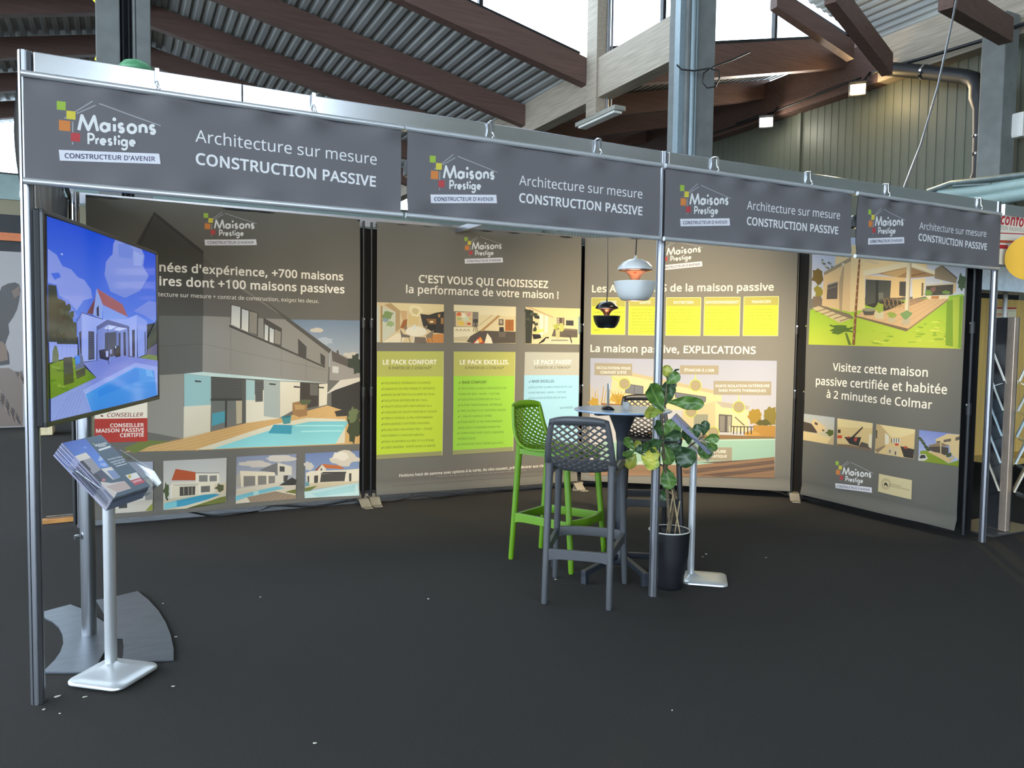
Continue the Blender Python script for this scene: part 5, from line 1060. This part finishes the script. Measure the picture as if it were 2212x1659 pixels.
# ------------------------------------------------------------------ brochure stands
def sq_base(c, half, rot, n=10):
    pts = []
    for k in range(4):
        a = rot + math.pi/2*k; cx, cy = c[0] + (half-.045)*math.sqrt(2)*math.cos(a), c[1] + (half-.045)*math.sqrt(2)*math.sin(a)
        for i in range(n+1):
            t = a - math.pi/4 + math.pi/2*i/n; pts.append((cx+.045*math.cos(t), cy+.045*math.sin(t)))
    return pts
def brochure_stand(base, rot, half, col, tray_c, WD, ND, top, label, dz=0.0):
    """column stand with a tilted clear tray; WD = width direction, ND = tray normal"""
    g = thing('brochure_stand', (base[0], base[1], 0), label, 'brochure stand', 'brochure stands')
    ring = sq_base(base, half, rot); n = len(ring); m = MB(); vs = []
    lv = [(1.0, .004), (1.0, .012), (.97, .017), (.7, .022), (.4, .028), (.2, .036), (.1, .045)]
    for k, z in lv: vs += [(base[0]*(1-k)+x*k if k > .9 else col[0]*(1-k)+x*k, base[1]*(1-k)+y*k if k > .9 else col[1]*(1-k)+y*k, z+dz) for x, y in ring]
    m.add(vs, [(i*n+j, i*n+(j+1) % n, (i+1)*n+(j+1) % n, (i+1)*n+j) for i in range(len(lv)-1) for j in range(n)], True); m.build('base', SILVER, g)
    a = rot + math.pi/4; m = MB(); el = [(col[0]+.028*math.cos(t)*math.cos(a)-.021*math.sin(t)*math.sin(a), col[1]+.028*math.cos(t)*math.sin(a)+.021*math.sin(t)*math.cos(a)) for t in [2*math.pi*k/20 for k in range(20)]]
    m.prism(el, .035, top, None, True); m.build('column', SILVER, g)
    WD = V(WD).normalized(); ND = V(ND).normalized(); UD = ND.cross(WD).normalized()
    if UD.z < 0: UD = -UD
    c = V(tray_c); W2 = 0.122; HL = .165; R = Matrix((WD, UD, ND)).transposed(); t = MB(); th_ = .003; dp = .058
    t.box(c + WD*.012 - UD*.02, (2*W2+.03, 2*HL-.03, th_), M=R)                       # back plate
    t.box(c + WD*.012 - UD*(HL) + ND*dp*.4, (2*W2+.03, th_, dp*.9), M=R)               # bottom ledge
    t.box(c + WD*.012 - UD*(HL-.028) + ND*dp*.86, (2*W2+.03, .055, th_), M=R)           # front lip
    for sg, ht in ((-1, .24), (1, .26)):
        e = c + WD*(.012 + sg*(W2+.014)); y0, y1 = -HL, -HL+ht; up = .06
        pts = [e+UD*y0, e+UD*y1, e+UD*(y1-.02)+ND*(dp*.5)+WD*sg*up*.3, e+UD*(y0+.06)+ND*(dp+.012)+WD*sg*up*.5, e+UD*y0+ND*dp+WD*sg*up*.45]
        t.add(pts+[p+WD*th_*sg for p in pts], [(0, 1, 2, 3, 4), (9, 8, 7, 6, 5)]+[(i, (i+1) % 5, 5+(i+1) % 5, 5+i) for i in range(5)])
    t.build('clear_tray', ACRYL, g)
    m = MB(); m.box(c - ND*.012 - UD*.06, (.09, .12, .012), M=R); m.bar(V((col[0], col[1], top-.02)), c - ND*.014 - UD*.05, .05, .02); m.build('tray_bracket', SILVER, g)
    return g, WD, UD, ND
BW, BH = .224, .318
bc = V((0.249, 0.181, 0.896)); WDa = (.131, .165, .008); NDa = (.515, -.444, .733)
g1, WD, UD, ND = brochure_stand((0.262, 0.125), math.pi*0.03, .132, (0.252, 0.185), bc - V(NDa).normalized()*.052, WDa, NDa, .73, 'silver brochure stand at the front left with house brochures in its clear tray', .007)
def brochure(c, WD, UD, ND, cover, label):
    R = Matrix((WD, UD, ND)).transposed()
    b = thing('brochure', c, label, 'brochure', 'stacked house brochures')
    m = MB(); m.box(c - ND*.0016, (BW, BH, .003), M=R); m.build('pages', mk('page_edge', S(150, 148, 172), 0.6) if 'page_edge' not in MATS else MATS['page_edge'], b)
    q = Print(c - WD*BW/2 - UD*BH/2, WD, UD, None, 1, 0.00001); q.off = .0001; q.rect((0, 0), (BW, BH), hx('4e6274')); q.win = (BW, BH)
    if cover: cover(q)
    return b, q.mesh('cover', PAPER, b)
def cover_a(q):
    q.frame(100, 930, 8.1926)
    q.p(('4a6cd0', '6c9cf0'), 275,205, 700,148, 1120,640, 1000,660, 600,700, 520,560, 500,455); q.blob('b8ccf4', 960,500, 50,40, 10, 3, .5); q.blob('a8bcf0', 1020,610, 70,30, 10, 4, .4); q.blob('7c9cec', 690,300, 30,16, 9, 5)
    q.p('efe6da', 505,455, 700,388, 790,482, 590,548); q.p('a8a2a8', 640,528, 790,482, 965,690, 830,772); q.p('33333a', 590,548, 645,528, 795,690, 760,715); q.p('efe9e4', 965,680, 1150,642, 1315,826, 1180,872, 1090,790); q.p('8a9cc8', 1070,715, 1205,698, 1312,826, 1190,864)
    q.p('565468', 862,772, 965,690, 1090,830, 965,905); q.p('e8dcd4', 960,905, 1150,930, 1392,893, 1512,1022, 1250,1100, 1190,1210, 1000,1010); q.p('d0b8b0', 1050,990, 1392,893, 1512,1022, 1250,1090); q.blob('e08a8a', 1010,875, 50,24, 9, 3, .4)
    q.p('3c4048', 830,772, 900,770, 990,890, 960,905); q.p('57544f', 590,548, 830,772, 1010,1000, 1190,1210, 1150,1230, 700,720)
    q.p('4c6274', 700,148, 960,85, 1862,968, 1555,1080)
    q.p('f2f0ee', 918,335, 1126,268, 1146,298, 940,362); q.t('Maisons', 880,285, 1080,235, 'f2f0ee', .02, 2); q.t('Prestige', 940,300, 1060,268, 'f2f0ee', .03, 2); q.p('a3c14a', 815,225, 835,220, 848,238, 828,244)
    for s_, *c in (('ARCHITECTURE &', 1095,530,1352,470), ('CONSTRUCTION', 1146,580,1388,516), ('SUR MESURE', 1202,612,1398,558)): q.t(s_, *c, 'e8eaf0', .02, 2)
    q.p('f2f0ee', 1232,630, 1424,580, 1432,590, 1240,642); q.p('f4f0e8', 1398,795, 1592,740, 1665,832, 1488,886); q.disc('e0c040', 1475,815, 28, 30); q.p('d04858', 1488,886, 1665,832, 1752,912, 1572,970); q.t('CERTIFIÉ', 1545,930, 1690,885, 'f4ece8', .02, 2)
U_ = UD; N_ = ND
b0, b0c = brochure(bc, WD, UD, ND, cover_a, 'topmost house brochure in the front left stand, its blue and slate cover in full view')
for k in range(1, 12):
    off = -ND*.0043*k - WD*.0022*k - UD*.0016*k + WD*(.0015*math.sin(k*2.3))
    d = dup(b0, bc + off, 'house brochure in the fanned stack beneath the topmost one at front left')
def cover_b(q):
    q.rect((0, .15), (.13, BH), hx('4a66c0')); q.rect((0, 0), (.13, .15), hx('c8b8ac')); q.rect((.02, .1), (.09, .2), hx('e4dcd4'))
# second stand behind the plant
c2 = (3.435, 0.16)
fx = V((0.62, 0.785, 0)).normalized(); ND2 = V((.50, -.46, .73)).normalized(); WD2 = V((.68, .73, 0)).normalized()
g2, WD2, UD2, ND2 = brochure_stand((3.47, 0.13), 0.1, .132, (3.41, 0.19), V((3.405, 0.185, 0.90)) - ND2*.052, WD2, ND2, .74, 'silver brochure stand behind the potted fig, its clear tray partly covered by leaves')
rb = None
for k in range(5):
    cc = V((3.405, 0.185, 0.90)) - ND2*(.0045*k)
    if rb is None: rb, rbc = brochure(cc, WD2, UD2, ND2, cover_b, 'house brochure lying in the tray behind the potted fig')
    else: dup(rb, cc)

# ------------------------------------------------------------------ bar stools
def stool(c, ang, col, label):
    mt = PLAS[col]; f = V((math.cos(ang), math.sin(ang), 0)); r = V((f.y, -f.x, 0)); c = V((*c, 0))
    T = lambda x, y, z: c + r*x + f*y + V((0, 0, z))
    g = thing('bar_stool', c, label, 'bar stool', 'perforated plastic bar stools')
    prof = [(-.262, 1.045), (-.252, .97), (-.238, .89), (-.216, .82), (-.182, .775), (-.13, .752), (-.06, .748), (.06, .752), (.16, .757), (.205, .75), (.222, .732)]
    wid = [.158, .172, .185, .193, .197, .200, .205, .21, .21, .208, .2]
    lens = [0]
    for a, b in zip(prof, prof[1:]): lens.append(lens[-1]+math.hypot(b[0]-a[0], b[1]-a[1]))
    Lt = lens[-1]
    def ev(u, v):
        s = v*Lt; i = 0
        while i < len(lens)-2 and lens[i+1] < s: i += 1
        t = (s-lens[i])/(lens[i+1]-lens[i]); y = prof[i][0]*(1-t)+prof[i+1][0]*t; z = prof[i][1]*(1-t)+prof[i+1][1]*t; w_ = wid[i]*(1-t)+wid[i+1]*t
        bk = max(0, 1-v/.5)
        e = (1-u*u)
        y -= .034*e*bk; z -= .028*e*(1-bk)
        if v < .12: z -= .02*(abs(u)**3)*(1-v/.12)
        return T(u*w_, y, z)
    def nrm(u, v):
        a = ev(min(1, u+.02), v)-ev(max(-1, u-.02), v); b = ev(u, min(1, v+.01))-ev(u, max(0, v-.01)); return a.cross(b).normalized()
    def shell(v0, v1, nm, parent, nu, nv):
        m = MB(); fr = .16; us = [-1+fr*.5+(2-fr)*i/nu for i in range(nu+1)]; va = v0+.028 if v0 == 0 else v0; vb = v1-.03 if v1 == 1 else v1
        vv = [va+(vb-va)*j/nv for j in range(nv+1)]
        P = {(i, j): ev(us[i], vv[j]) for i in range(nu+1) for j in range(nv+1)}; Nn = {k: nrm(us[k[0]], vv[k[1]]) for k in P}
        for i in range(nu):
            for j in range(nv):
                for a, b in (((i, j), (i+1, j+1)), ((i+1, j), (i, j+1))):
                    if (a[0]+a[1]) % 2 == 0:
                        m.bar(P[a], P[b], .0085, .011, Nn[a])
        # rim
        edge = [(-1, v0+(v1-v0)*k/16) for k in range(16, -1, -1)] if v0 == 0 else []
        def strip(pts, w_):
            for a, b in zip(pts, pts[1:]):
                pa, pb = ev(*a), ev(*b); m.bar(pa, pb, w_, .014, nrm(*a))
        def band(fn, n, w_, closed=False):
            vs = []; 
            for k in range(n+1):
                u, v, iu, iv = fn(k/n); o = ev(u, v); i_ = ev(iu, iv); nn = nrm(u, v)*.008
                vs += [o+nn, i_+nn, i_-nn, o-nn]
            fs = []
            for k in range(n):
                q_ = k*4; fs += [(q_+x, q_+(x+1) % 4, q_+4+(x+1) % 4, q_+4+x) for x in range(4)]
            m.add(vs, fs+[(0, 1, 2, 3), (n*4+3, n*4+2, n*4+1, n*4)], True)
        for sg in (-1, 1): band(lambda t: (sg*1.0, v0+(v1-v0)*t, sg*(1-fr), v0+(v1-v0)*t), 14, 0)
        if v0 == 0: band(lambda t: (-1+2*t, 0.0, (-1+2*t)*.97, .062), 14, 0)
        if v1 == 1: band(lambda t: (-1+2*t, 1.0, -1+2*t, .94), 14, 0)
        return m.build(nm, mt, parent)
    shell(0, .46, 'backrest', g, 13, 18); shell(.46, 1, 'seat', g, 13, 20)
    tops = [(-.172, -.192, .775), (.172, -.192, .775), (-.185, .175, .74), (.185, .175, .74)]; bots = [(-.178, -.247, 0), (.178, -.247, 0), (-.212, .243, 0), (.212, .243, 0)]
    def lp(k, z):
        a, b = tops[k], bots[k]; t = (a[2]-z)/a[2]; return (a[0]+(b[0]-a[0])*t, a[1]+(b[1]-a[1])*t, z)
    for k in range(4):
        m = MB(); m.tube([T(*lp(k, z)) for z in (0.001, .012, .25, .5, tops[k][2]-.03, tops[k][2])], [.0155, .0175, .019, .02, .022, .025], 12); m.build('leg', mt, g)
    # seat frame under the shell
    m = MB()
    for a, b in ((1, 3), (3, 2), (2, 0)):
        m.bar(T(*lp(a, .728)), T(*lp(b, .728)), .03, .035)
    m.build('seat_frame', mt, g)
    for nm, a, b, z, bow in (('rear_rail', 0, 1, .278, 0), ('side_rail', 0, 2, .29, 0), ('side_rail', 1, 3, .29, 0), ('front_footrest', 2, 3, .30, .035)):
        m = MB(); pa, pb = lp(a, z), lp(b, z); n = 10; vs = []
        for k in range(n+1):
            t = k/n; x, y = pa[0]+(pb[0]-pa[0])*t, pa[1]+(pb[1]-pa[1])*t+bow*math.sin(math.pi*t)
            ax = (pb[0]-pa[0], pb[1]-pa[1]); L = math.hypot(*ax); nx, ny = -ax[1]/L*.011, ax[0]/L*.011; fl = .016*(abs(2*t-1)**6)
            vs += [T(x+nx, y+ny, z+.027), T(x-nx, y-ny, z+.027), T(x-nx, y-ny, z-.027-fl), T(x+nx, y+ny, z-.027-fl)]
        m.add(vs, [(k*4+i, k*4+(i+1) % 4, k*4+4+(i+1) % 4, k*4+4+i) for k in range(n) for i in range(4)]+[(3, 2, 1, 0), (n*4, n*4+1, n*4+2, n*4+3)]); m.build(nm, mt, g, bevel=.003)
    return g
stool((2.664, 0.236), math.radians(49), 'grey', 'grey perforated bar stool in front of the round table, its back to the viewer')
stool((2.865, 0.885), math.radians(-63), 'green', 'bright green perforated bar stool on the left side of the round table')
stool((3.80, 1.16), math.radians(243), 'black', 'black perforated bar stool behind the round table and the fig plant')

# ------------------------------------------------------------------ bar table and what stands on it
tc = V((3.14, 0.56, 0)); TZ = 1.022
g = thing('bar_table', tc, 'tall round bistro table with a pale blue top and black pedestal', 'table')
m = MB(); m.lathe([(.0, TZ-.012), (.302, TZ-.012), (.309, TZ-.007), (.309, TZ-.003), (.304, TZ), (0, TZ)], tc, 64, False); m.build('tabletop', TABLEM, g)
m = MB(); m.lathe([(0, TZ-.013), (.09, TZ-.013), (.085, TZ-.04), (.06, TZ-.1), (.042, TZ-.15), (.036, TZ-.2)], tc, 24); m.bar(tc+V((-.2, 0, TZ-.025)), tc+V((.2, 0, TZ-.025)), .04, .02); m.bar(tc+V((0, -.2, TZ-.025)), tc+V((0, .2, TZ-.025)), .04, .02); m.build('top_bracket', DARKG, g)
m = MB(); m.tube([tc+V((0, 0, .04)), tc+V((0, 0, TZ-.12))], .034, 20); m.build('column', DARKG, g)
m = MB(); m.lathe([(0, .03), (.05, .03), (.055, .05), (.05, .12), (.036, .14)], tc, 20); m.build('hub', DARKG, g)
for a in (206, 258, 335, 152):
    d = V((math.cos(math.radians(a)), math.sin(math.radians(a)), 0)); L = .40 if a == 258 else .44
    m = MB(); m.bar(tc+d*.03+V((0, 0, .085)), tc+d*L+V((0, 0, .065)), .032, .036); m.bar(tc+d*(L-.02)+V((0, 0, .08)), tc+d*(L-.02)+V((0, 0, .0)), .034, .036, d); m.build('leg', DARKG, g, bevel=.003)
# acrylic menu sign, nearly edge-on
p0 = at_z(1313, 884, TZ+.002); g = thing('table_sign', (p0.x, p0.y, TZ), 'clear upright table sign with a black base, seen edge-on on the round table', 'sign')
dv = (p0-CAM); dv.z = 0; dv.normalize(); e = V((-dv.y, dv.x, 0)); ex = (dv*.97 + e*.12).normalized(); R = Matrix((ex, V((-ex.y, ex.x, 0)), V((0, 0, 1)))).transposed()
m = MB(); m.box(p0+V((0, 0, .085)), (.10, .006, .16), M=R); m.build('clear_sleeve', ACRYL, g)
m = MB(); m.box(p0+V((0, 0, .09)), (.09, .0015, .14), M=R); m.build('insert_card', mk('grey_card', S(128, 122, 128), 0.6), g)
m = MB(); vs = []
for s_ in (-1, 1):
    for a in range(9): t = math.pi*a/8; vs.append(p0 + ex*(s_*.05) + V((-ex.y, ex.x, 0))*(.035*math.cos(t)) + V((0, 0, .02*math.sin(t)-.001)))
m.add(vs, [(i, i+1, 10+i, 9+i) for i in range(8)]+[tuple(range(8, -1, -1)), tuple(range(9, 18))], True); m.build('base', BLACKM, g)
p1 = at_z(1354, 886, TZ+.002); g = thing('card_holder', (p1.x, p1.y, TZ), 'small clear business card holder in the middle of the round table', 'card holder')
R = Matrix.Rotation(.35, 3, 'Z'); m = MB(); m.box(p1+V((0, 0, .002)), (.06, .05, .004), M=R); m.box(p1+R@V((-.025, 0, .03)), (.004, .05, .06), M=R); m.box(p1+R@V((.02, 0, .016)), (.003, .05, .03), M=R); m.build('clear_holder', ACRYL, g)
m = MB(); m.box(p1+R@V((-.008, 0, .028)), (.014, .044, .045), M=R); m.build('cards', mk('business_cards', S(190, 184, 176), 0.6, 0, .3, 60), g)

# ------------------------------------------------------------------ pendant lamps
def pendant(p, D, body, cordtop, label, on):
    """p = bottom centre of the bowl, D = bowl diameter"""
    g = thing('pendant_lamp', p, label, 'lamp', 'two-part pendant lamps over the bar table'); R_ = D/2
    m = MB(); m.lathe([(R_*.40, 0), (R_*.62, R_*.03), (R_*.80, R_*.24), (R_*.93, R_*.55), (R_*.985, R_*.86), (R_, R_*.90), (R_*.985, R_*.90), (R_*.91, R_*.55), (R_*.78, R_*.27), (R_*.6, R_*.07), (R_*.40, R_*.035), (R_*.40, 0)], p, 40); m.build('bowl', body, g)
    z0 = R_*.78; m = MB(); m.lathe([(R_*.20, R_*.35), (R_*.20, R_*.95), (R_*.23, R_*1.05), (R_*.32, R_*1.2), (R_*.52, R_*1.35), (R_*.80, R_*1.42), (R_*.5, R_*1.33), (R_*.30, R_*1.17), (R_*.18, R_*.95), (R_*.18, R_*.35)], p, 40); m.build('copper_neck', COPPER, g)
    m = MB(); m.lathe([(R_*.36, .0005), (R_*.36, R_*.05), (R_*.38, R_*.06)], p, 30); m.build('copper_rim', COPPER, g)
    m = MB(); m.lathe([(R_*.84, R_*1.43), (R_*.85, R_*1.45), (R_*.76, R_*1.62), (R_*.58, R_*1.80), (R_*.34, R_*1.92), (R_*.10, R_*1.965), (R_*.055, R_*2.0), (R_*.045, R_*2.12), (0, R_*2.13)], p, 40); m.lathe([(R_*.83, R_*1.43), (R_*.70, R_*1.55), (R_*.3, R_*1.62), (0, R_*1.63)], p, 40); m.build('dome_shade', body, g)
    m = MB(); m.tube([p+V((0, 0, R_*2.1)), p+V((.004, 0, R_*2.1+.1)), p+V((-.002, 0, (R_*2.1+cordtop-p.z)/2+.1)), V((p.x, p.y, cordtop))], .0035, 8); m.build('cord', CABLE, g)
    m = MB(); m.lathe([(0, R_*.28), (R_*.10, R_*.33), (R_*.14, R_*.45), (R_*.10, R_*.58), (0, R_*.6)], p, 16); m.build('bulb', mk('warm_bulb', S(255, 220, 180), .4, emit=(1, .84, .66, 1), estr=on*.22), g)
    l = bpy.data.lights.new('pendant_light', 'POINT'); l.energy = on*.05; l.color = (1, .82, .62); l.shadow_soft_size = .02
    o = bpy.data.objects.new('pendant_light', l); COL.objects.link(o); o.location = p + V((0, 0, R_*.15))
pw = at_d(1371, 650, 4.55); pendant(pw, .252, LWHITE, 2.42, 'pearl white two-part pendant lamp with copper neck, the larger of the pair', 9)
pb = at_d(1310, 709, 4.95); pendant(pb, .176, LBLACK, 2.42, 'small black two-part pendant lamp hanging lower, left of the white one', 6)
m = MB(); a_, b_ = V((pw.x-.6, pw.y-.33, 2.43)), V((pb.x+.35, 3.14, 2.43)); m.bar((3.03, 0.04, 2.44), (3.03, 3.12, 2.44), .03, .05); tag(m.build('ceiling_bar', ALU, loc=(3.03, .04, 2.415)), 'silver bar across the stand from the middle post to the rear wall', 'bar')

# ------------------------------------------------------------------ fiddle-leaf fig
pc = V((3.186, 0.125, 0))
g = thing('fig_plant', pc, 'fiddle-leaf fig in a tall black planter behind the middle post', 'potted plant')
m = MB(); m.lathe([(0, 0.001), (.082, .001), (.088, .01), (.091, .07), (.101, .11), (.114, .2), (.120, .335), (.121, .342), (.115, .342), (.110, .30), (.09, .1)], pc, 40); pot = m.build('planter', POTM, g)
m = MB(); m.lathe([(.1205, .338), (.1225, .342), (.119, .3455), (.1145, .342)], pc, 40); m.build('planter_rim', POTR, pot)
m = MB(); m.lathe([(0, .305), (.06, .308), (.112, .30)], pc, 24); m.build('soil', SOIL, g)
d0 = (pc-CAM).dot(cF)
def pp(x, y, dd=0.0): return at_d(1330+x/5.925, 780+y/5.925, d0+dd)
m = MB(); m.tube([pc+V((.0, .0, .30)), pp(690, 2050), pp(655, 1650), pp(630, 1340, -.03), pp(605, 1080, -.1), pp(600, 900, -.14), pp(592, 660, -.14), pp(640, 480, -.06), pp(655, 300), pp(660, 190)], [.009, .009, .009, .008, .008, .007, .006, .005, .004, .003], 8); m.build('trunk', BARK, g)
for pts in ([(620, 1350, 0), (480, 1270, -.03), (330, 1190, -.05), (240, 1140, -.06)], [(640, 1330, 0), (820, 1180, .02), (960, 1080, .02), (1060, 1005, .02), (1130, 960, .03)], [(660, 1700, .0), (640, 1450, .03), (700, 1150, .05), (800, 1080, .04)], [(760, 1700, 0), (700, 1500, .02), (640, 1340, .0)]):
    m = MB(); m.tube([pc+V((.01, .01, .30))] + [pp(*p_) for p_ in pts] if pts[0][1] > 1500 else [pp(*p_) for p_ in pts], .005, 6); m.build('branch', BARK, g)
for a, b in (((652, 2100, .02), (735, 1700, -.02)), ((835, 2100, -.02), (720, 1640, 0)), ((755, 2100, .01), (820, 1790, .02))):
    m = MB(); q0 = pp(*b); e0 = pp(*a); e0.z = .30; m.tube([e0, q0], .0042, 6); m.build('stake', BAMB, g)
def leafmat(nm, c1, c2, vein):
    m = bpy.data.materials.new(nm); m.use_nodes = True; nt = m.node_tree; p = nt.nodes['Principled BSDF']; p.inputs['Roughness'].default_value = .36; p.inputs['Subsurface Weight'].default_value = 0
    a = nt.nodes.new('ShaderNodeAttribute'); a.attribute_name = 'vein'; n = nt.nodes.new('ShaderNodeTexNoise'); n.inputs['Scale'].default_value = 14; tc_ = nt.nodes.new('ShaderNodeTexCoord'); nt.links.new(tc_.outputs['Object'], n.inputs['Vector'])
    r = nt.nodes.new('ShaderNodeValToRGB'); r.color_ramp.elements[0].position = .35; r.color_ramp.elements[1].position = .68; r.color_ramp.elements[0].color = c1; r.color_ramp.elements[1].color = c2; nt.links.new(n.outputs['Fac'], r.inputs[0])
    mx = nt.nodes.new('ShaderNodeMixRGB'); nt.links.new(a.outputs['Fac'], mx.inputs[0]); nt.links.new(r.outputs[0], mx.inputs[1]); mx.inputs[2].default_value = vein; nt.links.new(mx.outputs[0], p.inputs['Base Color'])
    return m
LG = [leafmat('fig_leaf_dark', S(38, 62, 36), S(54, 84, 44), S(100, 128, 78)), leafmat('fig_leaf', S(58, 92, 40), S(90, 124, 50), S(146, 168, 96)), leafmat('fig_leaf_yellow', S(120, 140, 56), S(176, 172, 60), S(198, 196, 120))]
def leaf(bx, by, tx, ty, w_, db, dt, kind, yaw=0.0, cup=.18):
    if 360 < tx < 605 and by < 1300: db, dt = -.25, -.34
    B, T_ = pp(bx, by, db), pp(tx, ty, dt); ax = T_-B; L = ax.length; ax.normalize(); view = (CAM-B).normalized()
    n = (view - ax*view.dot(ax)).normalized(); n = (Matrix.Rotation(yaw, 3, ax) @ n); sd = ax.cross(n).normalized(); W = w_/5.925*d0/FPX/2
    nu, nv = 16, 44; vs = []; vein = []
    for j in range(nv+1):
        t = j/nv; sh = .07+.93*math.sin(math.pi/2*t/.64)**1.15 if t < .64 else math.sqrt(max(.0004, 1-((t-.64)/.36)**2))
        sh = sh*(1+.04*math.sin(t*17+bx))
        for i in range(nu+1):
            u = -1+2*i/nu; z = cup*W*(u*u)*1.2 - .10*L*math.sin(math.pi*t) + .035*L*math.sin(t*16+u*2+bx)*abs(u) - .16*L*t*t*.3
            vs.append(B + ax*(L*t) + sd*(W*u*sh) + n*z)
            ph = (t*6.2 - abs(u)*1.3) % 1.0
            vein.append(.6 if i == nu//2 else max(0, .32-abs(ph-.12)*4) if t < .95 else 0)
    fs = [(j*(nu+1)+i, j*(nu+1)+i+1, (j+1)*(nu+1)+i+1, (j+1)*(nu+1)+i) for j in range(nv) for i in range(nu)]
    m = MB(); m.add(vs, fs, True); o = m.build('leaf', LG[kind], g)
    at = o.data.attributes.new('vein', 'FLOAT', 'POINT'); at.data.foreach_set('value', vein)
    sl = o.modifiers.new('solid', 'SOLIDIFY'); sl.thickness = .0012
for a in ((655,230,660,55,150,0,.02,2,.3), (648,290,812,160,150,-.01,-.04,1,-.2), (610,640,450,300,215,0,-.05,1,.25), (618,580,700,255,190,.02,.05,0,-.1), (640,420,770,260,120,.03,.06,0,.5), (665,520,1132,555,180,.0,-.05,1,.15), (595,655,375,665,150,-.02,-.05,2,-.2),
          (605,985,530,765,110,.02,.05,0,.5), (612,1000,790,755,225,.01,.03,1,-.25), (612,1000,845,930,150,-.02,-.06,0,.2), (602,1020,430,1120,165,-.03,-.07,0,-.2), (610,1050,700,1325,170,-.04,-.09,1,.2), (630,1070,850,1150,150,-.03,-.06,0,-.3), (770,1090,980,1330,270,-.02,-.05,0,.1),
          (930,1070,920,850,160,.03,.06,1,.3), (245,1135,115,985,120,-.06,-.08,1,.1), (245,1145,95,1215,105,-.07,-.1,1,.4), (245,1140,305,1020,95,-.05,-.06,2,0), (245,1150,350,1110,120,-.08,-.12,0,-.3), (255,1190,150,1370,150,-.08,-.11,2,.2), (330,1215,540,1360,170,-.06,-.1,2,-.15), (360,1170,560,1200,160,-.03,-.05,2,.3), (330,1180,450,1040,110,-.02,0,0,.2),
          (1040,990,1050,805,120,.03,.05,0,.2), (1125,955,1150,765,130,.04,.06,0,-.3), (1130,1000,1325,985,125,.02,0,1,.2), (1075,1030,1190,1245,180,.0,-.04,1,-.2), (1170,1040,1290,1140,110,.02,.02,1,.4), (630,1345,700,1640,200,-.03,-.06,1,.15), (640,1620,610,1790,120,.02,.05,0,.3), (700,180,815,105,40,.04,.08,0,.9), (740,1290,720,1180,150,.05,.08,0,0), (790,1210,850,1330,130,.05,.07,0,.3)):
    leaf(*a)

# ------------------------------------------------------------------ small things on the floor
def cable(pts, lab, r=.006):
    m = MB(); P = [V(p_) for p_ in pts]; out = []
    for i in range(len(P)-1):
        for k in range(6):
            t = k/6; a = P[max(i-1, 0)]; b = P[i]; c = P[i+1]; d = P[min(i+2, len(P)-1)]
            out.append(.5*((2*b)+(c-a)*t+(2*a-5*b+4*c-d)*t*t+(3*b-a-3*c+d)*t**3))
    out.append(P[-1]); m.tube(out, r, 7); tag(m.build('power_cable', CABLE, loc=P[0]), lab, 'cable')
fz = lambda u, v, z=.008: at_z(u, v, z)
cable([fz(380, 1102, .09), fz(420, 1108, .05), fz(455, 1114), fz(500, 1112), fz(560, 1103), fz(585, 1094, .05), fz(615, 1093, .05), fz(680, 1095), fz(745, 1084, .03), fz(768, 1080, .05)], 'black power cable trailing along the floor rail under the large white house panel')
cable([fz(800, 1082, .03), fz(850, 1083), fz(880, 1076, .02), fz(912, 1070, .05), fz(945, 1075, .02), fz(990, 1070), fz(1040, 1066), fz(1100, 1060)], 'black power cable along the floor rail under the three packs panel')
p = fz(132, 1127, 0); g = thing('spare_foot', p, 'wooden strip with a silver metal bar lying by the rear left post', 'strip')
m = MB(); m.box(p+V((0, 0, .016)), (.26, .07, .03), .1); m.build('wood_strip', mk('orange_wood', S(190, 132, 66), .5, 0, .2, 8), g)
m = MB(); m.box(p+V((.02, .02, .042)), (.24, .03, .012), .1); m.build('metal_bar', CHROME, g)
scrap = mk('paper_scrap', S(200, 196, 180), .8, 0, .1)
rd = random.Random(3)
for i, (u, v) in enumerate(((124, 1505), (95, 1533), (129, 1542), (183, 1506), (352, 1304), (380, 1376), (374, 1483), (1518, 1203), (1525, 1197), (925, 1294), (562, 1290), (680, 1606), (1452, 1535), (1655, 1205), (1200, 1252))):
    p = at_z(u, v, .0); a = rd.uniform(0, 3); s_ = rd.uniform(.004, .008) * (2.0 if i == 0 else 1)
    m = MB(); m.prism([(p.x+s_*k*math.cos(a+t), p.y+s_*.6*k*math.sin(a+t)) for t, k in ((0, 1.4), (1.3, .8), (2.4, 1), (3.6, 1.2), (5, .7))], .0005, .003)
    tag(m.build('paper_scrap', scrap, loc=p), 'tiny pale scrap of paper lying on the dark carpet' if i else 'curled yellowish wood shaving on the carpet beside the front left post', 'scrap', 'paper scraps on the carpet')
